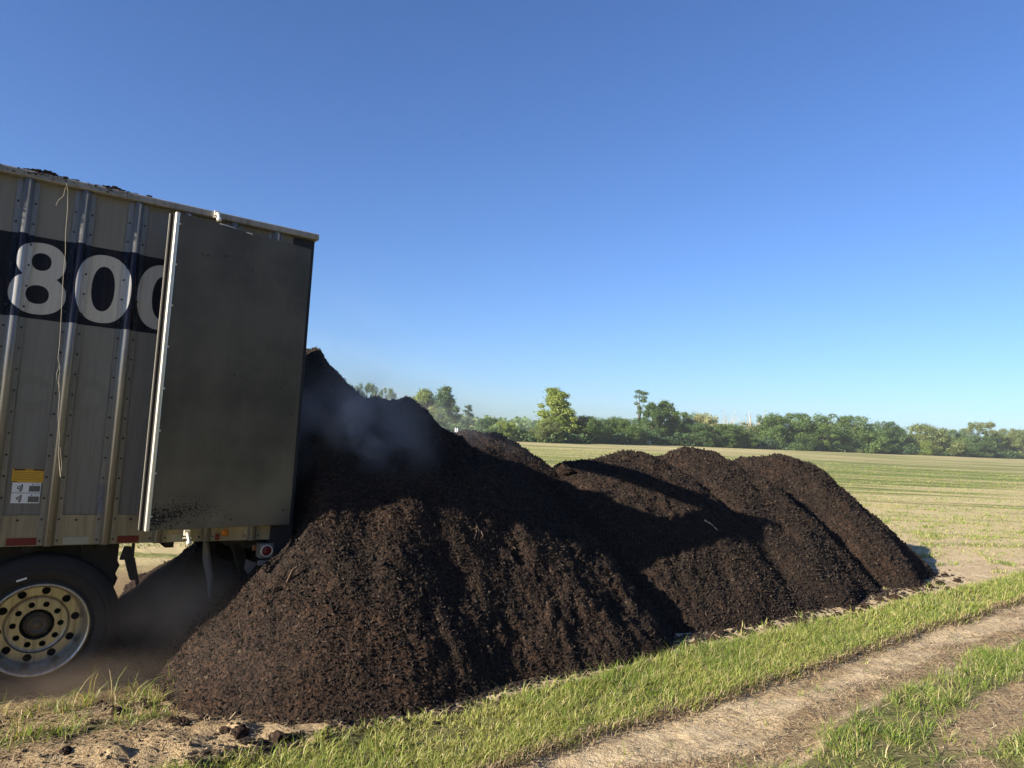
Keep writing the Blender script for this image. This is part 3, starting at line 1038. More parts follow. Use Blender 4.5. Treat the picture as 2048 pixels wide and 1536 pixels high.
for a, b, c in parts:
    V0.append(a); F0.append(b + off); T0.append(c); off += len(a)
me = mesh_np('grass', np.concatenate(V0), np.concatenate(F0), {'tint': np.concatenate(T0)}, True)
tag(link('grass', me, None, MAT['grass']), 'fresh green grass in strips beside the sandy track', 'grass', kind='stuff')

# stubble out in the mown field: short clumps, sparser with distance
parts = []
n = 70000
D_ = 12 + 75 * RNG.random(n) ** 1.6
az = RAD(-38) + RAD(86) * RNG.random(n)
X_, Y_ = D_ * np.sin(az), D_ * np.cos(az)
us, vs = X_ * U[0] + Y_ * U[1], X_ * V[0] + Y_ * V[1]
rowc = np.sin((X_ * math.sin(RAD(-14)) + Y_ * math.cos(RAD(-14))) * 1.9 + 3 * fbm(X_ * 0.05, Y_ * 0.05, 5, 2))
keep = (RNG.random(n) < 0.55 + 0.4 * rowc) & ((vs < -10.2) | (us > 15.5)) & (vs < -5)
us, vs, D_ = us[keep], vs[keep], D_[keep]
per = 3
u, v, ph, tr_ = tufted(us, vs, per, 0.09)
Dr = np.repeat(D_, per)
tint = np.clip(0.48 + 0.14 * RNG.normal(0, 1, len(u)) + 0.9 * fbm(u * 0.12, v * 0.5, 8, 3), 0.1, 0.95)
tint = np.where(RNG.random(len(u)) < 0.12, 0.90, tint)
bl = blades(u, v, RNG.uniform(0.02, 0.055, len(u)), 0.007 + 0.0008 * Dr, np.abs(RNG.normal(0.6, 0.3, len(u))), tint, phi=to_world_phi(ph), nseg=2)
me = mesh_np('stubble', bl[0], bl[1], {'tint': bl[2]}, True)
tag(link('stubble', me, None, MAT['grass']), 'short mown stubble and hay rows across the far field', 'stubble', kind='stuff')

# dry straw litter
parts = []


def litter(u0, u1, v0, v1, n, fn, ln=0.09, w=0.0035):
    us, vs = scatter(None, u0, u1, v0, v1, n, fn)
    m = len(us)
    L = ln * RNG.uniform(0.35, 1.3, m)
    ph = RNG.random(m) * math.pi * 2
    z = terrain(us, vs) + RNG.uniform(0.004, 0.022, m)
    d = np.stack([np.cos(ph) * L / 2, np.sin(ph) * L / 2, RNG.normal(0, 0.10, m) * L], -1)
    s_ = np.stack([-np.sin(ph), np.cos(ph), 0 * ph], -1) * (w * RNG.uniform(0.6, 1.5, m))[:, None]
    c = uv_arr(us, vs, z)
    bend = s_ * RNG.normal(0, 3.5, m)[:, None] + np.array([0, 0, 1.0]) * (np.abs(RNG.normal(0, 0.10, m)) * L)[:, None]
    vv_ = np.stack([c - d - s_ * .5, c - d + s_ * .5, c + bend - s_ * .5, c + bend + s_ * .5, c + d - s_ * .3, c + d + s_ * .3], 1)
    q = np.array([[0, 1, 3, 2], [2, 3, 5, 4]])
    parts.append((vv_.reshape(-1, 3), (np.arange(m)[:, None, None] * 6 + q[None]).reshape(-1, 4), np.repeat(RNG.random(m), 6)))


litter(1.5, 9, -3.5, -2.2, 13000, lambda u, v: np.clip(0.10 + 1.2 * np.exp(-((v - b_cam(u) + 0.16) / 0.15) ** 2) + 0.5 * np.clip(fbm(u * 1.5, v * 2.5, 43, 3), 0, 1), 0, 1), 0.085, 0.0035)
litter(9, 20, -3.5, -2.2, 7000, lambda u, v: np.clip(0.10 + 1.0 * np.exp(-((v - b_cam(u) + 0.16) / 0.15) ** 2), 0, 1), 0.11, 0.006)
litter(3.5, 12, -2.6, -1.2, 12000, lambda u, v: np.clip(bare_patch(u, v) * 1.2, 0.06, 1), 0.09, 0.0035)
litter(-3.5, 2.3, -5.9, -4.3, 16000, lambda u, v: 0.20 + 0.65 * smooth(-4.7, -5.1, v), 0.075, 0.0032)
litter(1, 12, -4.75, -4.2, 3500, lambda u, v: 0.5 + 0 * u, 0.07, 0.004)
litter(0.5, 14, -3.62, -3.34, 4500, lambda u, v: np.exp(-((v - b_near(u) + 0.03) / 0.06) ** 2), 0.09, 0.004)
k0_ = len(parts)
litter(1.5, 12, -3.4, -2.7, 1500, lambda u, v: 0.9 + 0 * u, 0.10, 0.0035)
parts[k0_] = (parts[k0_][0], parts[k0_][1], parts[k0_][2] * 0.35)
litter(12.5, 30, -16, -4.3, 15000, lambda u, v: 0.6 + 0 * u, 0.12, 0.009)
nt_ = 9000
ut_ = 1.0 + 17 * RNG.random(nt_) ** 1.5
vt_ = b_near(ut_) + RNG.normal(-0.03, 0.035, nt_)
parts.append(blades(ut_, vt_, np.abs(RNG.normal(0.045, 0.02, nt_)), 0.0045 + 0.0003 * ut_, np.abs(RNG.normal(0.9, 0.5, nt_)), np.clip(RNG.normal(0.38, 0.25, nt_), 0, 1), nseg=2))
V0, F0, T0, off = [], [], [], 0
for a, b, c in parts:
    V0.append(a); F0.append(b + off); T0.append(c); off += len(a)
me = mesh_np('straw', np.concatenate(V0), np.concatenate(F0), {'tint': np.concatenate(T0)}, False)
tag(link('straw', me, None, MAT['straw']), 'dry brown straw and dead stems littering the bare soil', 'straw', kind='stuff')

# ------------------------------------------------------------------ trailer
trailer = empty('trailer')
TM = Matrix(((TL[0][0], TL[1][0], TL[2][0], TO[0]), (TL[0][1], TL[1][1], TL[2][1], TO[1]), (TL[0][2], TL[1][2], TL[2][2], TO[2]), (0, 0, 0, 1)))
trailer.matrix_world = TM
tag(trailer, 'grimy ribbed open-top trailer with a navy 800 band and its rear door folded forward', 'trailer')
XF, XR, ZB, ZT, YW = -11.4, 1.66, 1.05, 3.575, 2.6
LIP = 3.630


def part(mb, name, mats, parent=None, label=None):
    o = mb.build(name, mats, parent or trailer)
    if label: o['label'] = label
    return o


mb = MB(); mb.box(XF, XR, 0.0, 0.03, 1.262, ZT); part(mb, 'side_wall', MAT['panel'])
mb = MB(); mb.box(XF, XR, YW - 0.03, YW, 1.262, ZT); part(mb, 'side_wall', MAT['panel'])
for yy in ((-0.006, 0.05), (YW - 0.05, YW + 0.006)):
    mb = MB(); mb.box(XF, XR + 0.0, yy[0], yy[1], ZB, 1.26)
    if yy[0] < 0:
        for x in np.arange(-3.8, 1.6, 0.343):
            bx = x - 0.02
            mb.lathe([(0.0, -0.006), (0.007, -0.004), (0.009, 0)], 10, (bx, -0.006, 1.225), 1)
    part(mb, 'bottom_rail', [MAT['alu'], MAT['rivet']])
# patch sheets riveted between the ribs
RIBX = [0.142 + 0.343 * k for k in range(-33, 5)]
for k in (-2, -1, 0, 1):
    xa, xb = 0.142 + 0.343 * k + 0.07, 0.142 + 0.343 * (k + 1) - 0.07
    mb = MB(); mb.box(xa, xb, -0.0045, -0.0005, 1.967, 2.312); part(mb, 'patch_sheet', MAT['panel'])
mb = MB(); mb.box(-0.118, 0.072, -0.003, 0, 1.30, 1.31)
# ribs
prof = [(-.066, 0), (-.066, -.005), (-.036, -.006), (-.030, -.030), (-.024, -.040), (-.014, -.047), (0, -.049), (.014, -.047), (.024, -.040), (.030, -.030), (.036, -.006), (.066, -.005), (.066, 0)]
for i, x in enumerate(RIBX):
    if x > XR - 0.07: continue
    for near in (True, False):
        if not near and i % 3: continue
        mb = MB()
        sgn, y0 = (1, -0.0065) if near else (-1, YW + 0.0065)
        n = len(prof)
        vs = [(x + a, y0 + sgn * b, z) for z in (ZB + 0.002, ZT) for a, b in prof]
        mb.add(vs, [(k, k + 1, n + k + 1, n + k) for k in range(n - 1)] + [tuple(range(n)), tuple(range(n, 2 * n))], 0, False)
        for f in range(n - 1):
            mb.sm[f] = 2 <= f <= n - 4
        if near and x > -2.5:
            for s in (-.051, .051):
                for z in np.arange(1.085, 3.55, 0.1455):
                    mb.lathe([(0.0, -0.0065), (0.0055, -0.005), (0.0082, 0)], 8, (x + s, y0 - 0.005, z), 1)
        part(mb, 'rib', [MAT['ribpaint'], MAT['rivet']])
for y0, y1 in ((-0.062, 0.05), (YW - 0.05, YW + 0.062)):
    mb = MB(); mb.box(XF, 1.86, y0, y1, ZT + 0.002, LIP, 0, 0.010); part(mb, 'top_rail', MAT['raillip'])
mb = MB(); mb.box(XF, 1.655, 0.051, YW - 0.051, 1.062, 1.11); part(mb, 'floor', MAT['black'])
mb = MB(); mb.box(XF, XF + 0.04, 0.03, YW - 0.03, 1.03, ZT); part(mb, 'front_wall', MAT['panel'])
for y0, y1 in ((-0.012, 0.12), (YW - 0.12, YW + 0.012)):
    mb = MB(); mb.box(XR + 0.001, 1.84, y0, y1, 0.86, ZT, 0, 0.006); part(mb, 'rear_post', MAT['darkframe'])
mb = MB(); mb.box(XR + 0.02, 1.83, 0.121, YW - 0.121, 3.33, ZT, 0, 0.006); part(mb, 'rear_header', MAT['darkframe'])

# door folded forward along the side ------------------------------------------
HX, HY = 1.80, -0.055
FX, FY = 0.70, -0.30
ang = math.atan2(HY - FY, HX - FX)
DW = math.hypot(HX - FX, HY - FY)
door_z0, door_z1 = 1.172, 3.488


def door_frame(side):
    e = bpy.data.objects.new('door', None)
    return e


def make_door(far):
    mb = MB()
    mb.box(0.028, DW, 0.0, 0.055, 0, door_z1 - door_z0, 0, 0.004)
    for x_, z_ in ((0.22, 2.05), (0.26, 2.05), (0.22, 0.05), (0.30, 0.05), (0.62, 0.06), (1.06, 0.12), (1.07, 1.9), (1.07, 0.9), (0.55, 1.17), (0.62, 1.17), (0.95, 1.11), (0.40, 2.08), (0.62, 2.02)):
        mb.lathe([(0.0, -0.006), (0.007, -0.004), (0.009, 0)], 10, (x_, 0, z_), 1)
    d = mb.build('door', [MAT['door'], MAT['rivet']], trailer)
    mt = MB()
    H = door_z1 - door_z0
    mt.box(-0.002, 0.0275, -0.006, 0.022, -0.004, H + 0.003, 0, 0.007)
    for z_ in np.arange(0.10, H, 0.305):
        mt.lathe([(0.0, -0.0075), (0.006, -0.0055), (0.008, 0.001)], 8, (0.033, -0.0005, z_), 0)
    mt.build('edge_trim', MAT['trim'], d)
    mt = MB()
    mt.box(0.004, 0.0275, 0.0225, 0.062, -0.003, H - 0.002, 0, 0.004)
    mt.box(-0.016, 0.010, 0.0625, 0.082, -0.003, H - 0.002, 0, 0.004)
    mt.box(0.010, 0.05, 0.0625, 0.075, 0.0, H - 0.004, 0, 0.002)
    mt.build('gasket', MAT['gasket'], d)
    mt = MB()
    mt.box(-0.0175, -0.0145, 0.0795, 0.0835, 0.0, H, 0)
    mt.build('seal_lip', MAT['trim'], d)
    for z_ in (0.30, 1.20, 2.10):
        mt = MB()
        mt.tube([(DW + 0.010, 0.03, z_ - 0.10), (DW + 0.010, 0.03, z_ + 0.10)], 0.015, 10)
        mt.build('hinge', MAT['black'], d)
    if far:
        d.matrix_local = Matrix.Translation((FX, YW - FY, door_z1)) @ Matrix.Rotation(-ang, 4, 'Z') @ Matrix.Rotation(math.pi, 4, 'X')
    else:
        d.matrix_local = Matrix.Translation((FX, FY, door_z0)) @ Matrix.Rotation(ang, 4, 'Z')
    return d


make_door(False)
make_door(True)


# latches that hold the folded door
def latch(x, z, up):
    mb = MB()
    s = 1 if up else -1
    mb.box(x - 0.022, x + 0.022, -0.085, -0.064 if up else -0.008, z - 0.012, z + 0.03, 0, 0.004)
    mb.tube([(x, -0.085, z + 0.005), (x, -0.13, z - 0.012), (x + 0.004, -0.145, z - 0.05)], [0.014, 0.013, 0.011], 8)
    mb.lathe([(0, 0.018), (0.016, 0.016), (0.02, 0), (0.016, -0.016), (0, -0.018)], 10, (x + 0.004, -0.145, z - 0.055), 0, True, 'z')
    mb.tube([(x - 0.03, -0.09, z - 0.028), (x + 0.03, -0.09, z - 0.028)], 0.008, 8)
    part(mb, 'door_latch', MAT['trim'])


latch(1.023, 3.60, True)
latch(1.021, 1.115, False)
mb = MB(); mb.tube([(1.03, -0.19, 3.50), (1.28, -0.175, 3.475)], 0.005, 6); part(mb, 'latch_rod', MAT['trim'])

# reflective tape, lamps, labels
for x0, x1, mt in ((-0.095, 0.075, 'redtape'), (0.23, 0.385, 'whitetape'), (0.565, 0.705, 'redtape'), (0.895, 1.0, 'whitetape'), (1.20, 1.272, 'redtape'), (-0.62, -0.45, 'whitetape'), (-0.80, -0.63, 'redtape'), (-1.3, -1.13, 'redtape')):
    rb = [r for r in RIBX if x0 - 0.07 < r < x1 + 0.07]
    mb = MB(); mb.box(x0, x1, -0.0095, -0.0065, 1.056, 1.106)
    part(mb, 'reflective_tape', MAT[mt], label='red reflective strip' if mt == 'redtape' else 'faded pale reflective strip')
lamp = MB(); lamp.box(1.274, 1.345, -0.012, -0.0065, 1.062, 1.150, 0, 0.002)
lamp = part(lamp, 'marker_lamp', MAT['alu'], label='round amber side marker lamp')
mb = MB(); mb.lathe([(0.0, -0.024), (0.015, -0.023), (0.026, -0.016), (0.028, -0.0)], 24, (1.308, -0.012, 1.112)); part(mb, 'lens', MAT['amber'], lamp)
tl = MB()
tl.box(1.59, 1.70, -0.02, 0.10, 0.90, 1.02, 0, 0.008)
tl.box(1.585, 1.695, -0.02, 0.02, 0.845, 0.885, 0, 0.004)
tl = part(tl, 'tail_lamp', MAT['greysteel'], label='round red tail lamp in a grey bracket')
mb = MB(); mb.lathe([(0.040, -0.012), (0.047, -0.012), (0.049, 0.0), (0.040, 0.0)], 28, (1.642, -0.021, 0.962), closed=True); part(mb, 'bezel', MAT['trim'], tl)
mb = MB(); mb.lathe([(0.0, -0.013), (0.022, -0.012), (0.036, -0.006), (0.0395, 0.0)], 28, (1.644, -0.021, 0.962)); part(mb, 'lens', MAT['redlens'], tl)
mb = MB(); mb.box(1.535, 1.56, -0.014, -0.004, 0.965, 1.01); part(mb, 'reflector', MAT['redlens'])


def decal(x0, x1, z0, z1, mat, name, parent=None, yoff=0.0):
    mb = MB(); mb.box(x0, x1, -0.003 - yoff, -0.0008 - yoff, z0, z1)
    return part(mb, name, mat, parent)


wl = decal(-0.106, 0.075, 1.482, 1.575, MAT['yellow'], 'warning_label')
mb = MB()
mb.box(-0.098, -0.035, -0.0042, -0.0031, 1.563, 1.573); mb.box(0.012, 0.073, -0.0042, -0.0031, 1.563, 1.573)
mb.box(-0.033, 0.010, -0.0042, -0.0031, 1.5665, 1.5695)
for k in range(5):
    mb.box(-0.096 + 0.004 * (k % 2), 0.066 - 0.012 * (k % 3), -0.0042, -0.0031, 1.5495 - 0.0125 * k, 1.5510 - 0.0125 * k)
mb.box(-0.104, -0.074, -0.0042, -0.0031, 1.484, 1.489)
part(mb, 'print', MAT['ink'], wl)
for z0 in (1.412, 1.340):
    il = decal(-0.098, 0.066, z0, z0 + 0.068, MAT['white'], 'instruction_label')
    mb = MB()
    # a hand caught in a roller, drawn small
    c = (-0.058, -0.0042, z0 + 0.033)
    mb.lathe([(0.006, -0.0004), (0.011, -0.0004), (0.011, 0.0008), (0.006, 0.0008)], 14, c, closed=True)
    mb.prism([(-0.040, -0.0045, z0 + 0.062), (-0.037, -0.0045, z0 + 0.040), (-0.042, -0.0045, z0 + 0.012), (-0.052, -0.0045, z0 + 0.006), (-0.056, -0.0045, z0 + 0.012), (-0.046, -0.0045, z0 + 0.022), (-0.043, -0.0045, z0 + 0.040), (-0.046, -0.0045, z0 + 0.052)], (0, 0.001, 0))
    mb.prism([(-0.052, -0.0045, z0 + 0.045), (-0.047, -0.0045, z0 + 0.051), (-0.045, -0.0045, z0 + 0.046), (-0.049, -0.0045, z0 + 0.042)], (0, 0.001, 0))
    mb.prism([(0.012, -0.0045, z0 + 0.052), (0.018, -0.0045, z0 + 0.062), (0.024, -0.0045, z0 + 0.052)], (0, 0.001, 0))
    mb.box(0.030, 0.060, -0.0045, -0.0035, z0 + 0.0565, z0 + 0.0580)
    part(mb, 'pictogram', MAT['ink'], il)
    mb = MB(); mb.box(-0.001, 0.061, -0.0045, -0.0035, z0 + 0.008, z0 + 0.046); tp = part(mb, 'text_block', MAT['greyink'], il)
    mb = MB()
    for k in range(5):
        mb.box(0.003, 0.057 - 0.005 * (k % 2), -0.0052, -0.0046, z0 + 0.013 + 0.0065 * k, z0 + 0.0145 + 0.0065 * k)
    part(mb, 'text_lines', MAT['whitetape'], il)
# torn sheet stuck to the third rib
mb = MB()
poly = [(0.413, 1.455), (0.421, 1.47), (0.447, 1.468), (0.448, 1.42), (0.453, 1.37), (0.452, 1.325), (0.447, 1.268), (0.418, 1.262), (0.413, 1.29), (0.420, 1.35), (0.414, 1.40)]
mb.prism([(x, -0.0150 - 0.004 * math.sin(z * 40), z) for x, z in poly], (0, 0.0015, 0))
part(mb, 'torn_sheet', MAT['tornfoil'])

# running gear
mb = MB()
for y in (0.55, YW - 0.68):
    mb.box(-9.5, 0.40, y, y + 0.13, 0.72, 0.998)
for x in np.arange(-9, 1.5, 0.45):
    mb.box(x, x + 0.06, 0.06, YW - 0.06, 1.0, 1.058)
part(mb, 'subframe', MAT['black'])
mb = MB()
mb.box(-1.6, 0.56, 0.16, 0.20, 0.80, 1.045)
mb.prism([(0.56, 0.14, 1.04), (0.60, 0.14, 1.04), (0.60, 0.14, 0.83), (0.56, 0.14, 0.70), (0.48, 0.14, 0.64), (0.40, 0.14, 0.66), (0.36, 0.14, 0.80), (0.36, 0.14, 1.04)], (0, 0.25, 0))
part(mb, 'wheel_guard', MAT['black'])
for y in (0.45, YW - 0.45):
    mb = MB()
    mb.lathe([(0.0, 0.66), (0.11, 0.66), (0.13, 0.72), (0.11, 0.76), (0.135, 0.82), (0.11, 0.87), (0.10, 0.92)], 18, (0.52, y, 0), 0, True, 'z')
    part(mb, 'air_spring', MAT['black'])
mb = MB()
mb.box(0.672, 0.690, 0.02, 0.05, 0.93, 1.045)
hp = [wall_pt(x, y, 0.03) for x, y in ((250, 1094), (263, 1094), (263, 1110), (270, 1116), (279, 1166), (273, 1172), (271, 1160), (260, 1160), (250, 1120), (240, 1120))]
mb.prism(hp, (0, 0.05, 0))
part(mb, 'flap_bracket', MAT['black'])


# wheels
def annulus_holes(r0, r1, y, nh, rc, rh, ph=0.0, nseg=60):
    bm = bmesh.new()

    def loop(r, c=(0, 0), n=nseg):
        vs = [bm.verts.new((c[0] + r * math.cos(2 * math.pi * k / n), y, c[1] + r * math.sin(2 * math.pi * k / n))) for k in range(n)]
        return [bm.edges.new((vs[k], vs[(k + 1) % n])) for k in range(n)]
    e = loop(r0) + loop(r1)
    for k in range(nh):
        w = ph + 2 * math.pi * k / nh
        e += loop(rh, (rc * math.cos(w), rc * math.sin(w)), 16)
    bmesh.ops.triangle_fill(bm, edges=e, use_beauty=True, use_dissolve=False)
    # back rims of the holes
    bound = [q for q in bm.edges if q.is_boundary]
    r = bmesh.ops.extrude_edge_only(bm, edges=bound)
    for q in r['geom']:
        if isinstance(q, bmesh.types.BMVert): q.co.y += 0.018
    return bm


def make_wheel():
    w = bpy.data.objects.new('wheel', None)
    COL.objects.link(w)
    w.parent = trailer
    mb = MB()
    for y0 in (0.0, 0.325):
        prof = [(.298, .03), (.303, .012), (.318, .004), (.335, .008), (.337, .011), (.342, .009), (.344, .004), (.36, -.006), (.40, -.016), (.414, -.017), (.416, -.012), (.420, -.012), (.422, -.016), (.43, -.014), (.445, -.018), (.452, -.012), (.47, -.002), (.486, .010), (.497, .022), (.506, .034), (.510, .05)]
        for gx in (.085, .135, .185):
            prof += [(.510, gx - .008), (.497, gx - .005), (.497, gx + .005), (.510, gx + .008)]
        prof += [(.510, .225), (.506, .24), (.48, .27), (.44, .288), (.40, .29), (.36, .28), (.30, .25)]
        mb.lathe(prof, 72, (0, y0, 0))
    mb.build('tyre', MAT['rubber'], w)
    mb = MB()
    mb.lathe([(.300, .030), (.312, .020), (.315, .008), (.310, -.002), (.302, -.001), (.296, .008), (.289, .020), (.281, .055), (.276, .085), (.274, .15), (.270, .178), (.262, .186)], 72)
    mb.bm(annulus_holes(.203, .262, .186, 10, .233, .0275, 0.16), 0, False)
    mb.lathe([(.203, .186), (.197, .182), (.191, .172), (.185, .166), (.178, .167), (.174, .171)], 72)
    mb.bm(annulus_holes(.106, .174, .171, 10, .1425, .0205, 0.0), 0, False)
    mb.lathe([(.106, .171), (.104, .178), (.104, .23)], 60)
    mb.build('rim', MAT['rim'], w)
    mb = MB()
    mb.lathe([(0.0, .235), (.27, .235)], 40)
    mb.lathe([(.27, .235), (.272, .19)], 40)
    mb.build('brake_drum', MAT['black'], w)
    mb = MB()
    mb.lathe([(.088, .235), (.084, .185), (.076, .172), (.066, .166), (.062, .150), (.056, .144), (.050, .150), (.048, .158), (.030, .160), (.026, .150), (.018, .148), (0, .148)], 40)
    for k in range(6):
        a_ = 2 * math.pi * k / 6 + .3
        mb.lathe([(0, .162), (.007, .162), (.008, .178)], 6, (.074 * math.cos(a_), 0, .074 * math.sin(a_)), 0, False)
    mb.build('hub', MAT['hubsteel'], w)
    return w


wheel = make_wheel()
WC = wall_pt(75, 1262, 0.04)
wheel.location = (WC[0], 0.04, 0.470)
mb = MB(); mb.box(-0.03, 0.03, -0.0035, 0.001, -0.006, 0.006)
stk = mb.build('sticker', MAT['white'], wheel)
stk.matrix_local = Matrix.Translation((-0.125, -0.012, 0.35)) @ Matrix.Rotation(RAD(-18), 4, 'Y')
w2 = copy_tree(wheel, trailer)
w2.location = (WC[0] - 1.25, 0.04, 0.470)
for dx in (0, -1.25):
    w3 = copy_tree(wheel, trailer)
    w3.location = (WC[0] + dx, YW - 0.04, 0.470)
    w3.rotation_euler = (0, 0, math.pi)
mb = MB()
for dx in (0, -1.25):
    mb.tube([(WC[0] + dx, 0.5, 0.505), (WC[0] + dx, YW - 0.5, 0.505)], 0.065, 12)
part(mb, 'axle', MAT['black'])

# rear underride guard and the plates below the tail
mb = MB()
for y in (0.35, YW - 0.42):
    mb.prism([(1.46, y, 0.965), (1.56, y, 0.965), (1.62, y, 0.70), (1.56, y, 0.70)], (0, 0.07, 0))
mb.box(1.50, 1.655, 0.13, YW - 0.13, 0.97, 1.055)
part(mb, 'underride_guard', MAT['black'])
mb = MB()
pl = [wall_pt(x, y, 0.12) for x, y in ((492, 1118), (500, 1122), (512, 1126), (536, 1139), (535, 1173), (516, 1181), (491, 1218), (497, 1150), (489, 1138))]
mb.prism(pl, (0, 0.008, 0)); part(mb, 'gusset_plate', MAT['greysteel'])
mb = MB()
pl = [wall_pt(x, y, 0.30) for x, y in ((406, 1084), (413, 1086), (417, 1118), (421, 1152), (417, 1196), (413, 1160), (405, 1120))]
mb.prism(pl, (0.02, 0.012, 0)); part(mb, 'mud_flap', MAT['flap'])
mb = MB()
pl = [wall_pt(x, y, 0.45) for x, y in ((411, 1082), (428, 1082), (434, 1112), (466, 1128), (466, 1160), (434, 1150), (420, 1200), (416, 1120))]
mb.prism(pl, (0, 0.02, 0)); part(mb, 'flap_hanger', MAT['black'])

# load inside
lx = np.arange(XF + 0.1, 1.80, 0.07); ly = np.arange(0.06, YW - 0.05, 0.05)
A, B = np.meshgrid(lx, ly, indexing='ij')
prf = np.interp(A, [-11.4, -8, -4, -1.2, 0.6, 1.8], [3.0, 3.0, 2.8, 2.75, 2.95, 2.98])
Zl = prf - 0.08 * ((B - 1.3) / 1.25) ** 2 + 0.10 * fbm(A * 1.2, B * 1.2, 120, 3) + 0.06 * fbm(A * 6, B * 6, 121, 3)
ix = np.arange(A.size).reshape(A.shape)
q = np.stack([ix[:-1, :-1], ix[1:, :-1], ix[1:, 1:], ix[:-1, 1:]], -1).reshape(-1, 4)
vs = np.stack([A, B, Zl], -1).reshape(-1, 3)
# closed down to the floor
ringi = np.concatenate([ix[:, 0], ix[-1, 1:], ix[::-1, -1][1:], ix[0, ::-1][1:-1]])
low = vs[ringi].copy(); low[:, 2] = 1.112
nr = len(ringi); li = np.arange(nr) + len(vs)
sk = np.stack([ringi, np.roll(ringi, -1), np.roll(li, -1), li], -1)
vs = np.concatenate([vs, low])
vs = vs @ TL + TO
o = link('compost_load', mesh_np('compost_load', vs, np.concatenate([q, sk]), None, True), None, MAT['compost'])
tag(o, 'dark compost still filling the open-top trailer', 'compost load')

# residue caked along the top rail
nc = 820
xx = np.concatenate([RNG.normal(-0.12, 0.07, 300), RNG.normal(0.30, 0.07, 150), RNG.uniform(-2.5, 0.75, 370)])
yy = RNG.uniform(-0.05, 0.05, nc)
bump_ = 0.02 * np.exp(-((xx + 0.12) / 0.09) ** 2) + 0.012 * np.exp(-((xx - 0.30) / 0.08) ** 2)
zz = LIP + RNG.random(nc) * (0.004 + bump_)
sz = 0.003 + 0.009 * RNG.random(nc) ** 2
front = RNG.random(nc) < 0.16
yy[front] = -0.0625; zz[front] = RNG.uniform(3.59, LIP, front.sum()); sz[front] *= 0.5
b8 = base8[None] * (0.6 + 0.6 * RNG.random((nc, 8, 1))) * sz[:, None, None]
cc = np.stack([xx, yy, zz], -1)[:, None, :] + b8 * np.array([1.5, 1, 0.8])
cc = cc.reshape(-1, 3) @ TL + TO
o = link('rail_residue', mesh_np('rail_residue', cc, (np.arange(nc)[:, None, None] * 8 + f6[None]).reshape(-1, 4), {'tint': np.repeat(RNG.random(nc) * 0.5, 8)}), None, MAT['chip'])
tag(o, 'crumbs of black compost caked on the trailer top rail', 'crumbs', kind='stuff')

# cord hanging down the side
mb = MB()
pts = [(133, 366), (136, 385), (135, 420), (131, 470), (131, 505), (127, 545), (124, 600), (122, 640), (119, 690), (116, 715), (120, 735), (117, 765), (119, 790), (116, 830), (119, 870), (117, 905), (121, 955), (124, 930), (120, 895)]
mb.tube([wall_pt(x, y, -0.075 + 0.012 * math.sin(k * 1.3)) for k, (x, y) in enumerate(pts)], 0.0017, 6)
pts = [(131, 374), (127, 392), (117, 400), (112, 411)]
mb.tube([wall_pt(x, y, -0.075) for x, y in pts], 0.0015, 6)
pts = [(119, 730), (113, 748), (114, 762), (119, 775), (120, 750), (118, 735)]
mb.tube([wall_pt(x, y, -0.08) for x, y in pts], 0.0014, 6)
o = mb.build('frayed_cord', MAT['cord'], None)
o.matrix_world = TM
tag(o, 'thin frayed pale cord hanging down the trailer side', 'cord')

# ------------------------------------------------------------------ trees
def cards(P, size, nrm_bias, tint, aspect=0.75):
    """one quad per point with a random tilt"""
    n = len(P)
    nr = RNG.normal(size=(n, 3)) + nrm_bias
    nr /= np.linalg.norm(nr, axis=1)[:, None]
    a = np.cross(nr, RNG.normal(size=(n, 3))); a /= np.linalg.norm(a, axis=1)[:, None]
    b = np.cross(nr, a)
    s = size[:, None]
    k = RNG.uniform(0.6, 1.2, (n, 4, 1))
    q = np.stack([P - a * s * k[:, 0], P - b * s * aspect * k[:, 1], P + a * s * k[:, 2], P + b * s * aspect * k[:, 3]], 1)
    return q.reshape(-1, 3), np.arange(n * 4).reshape(-1, 4), np.repeat(tint, 4)


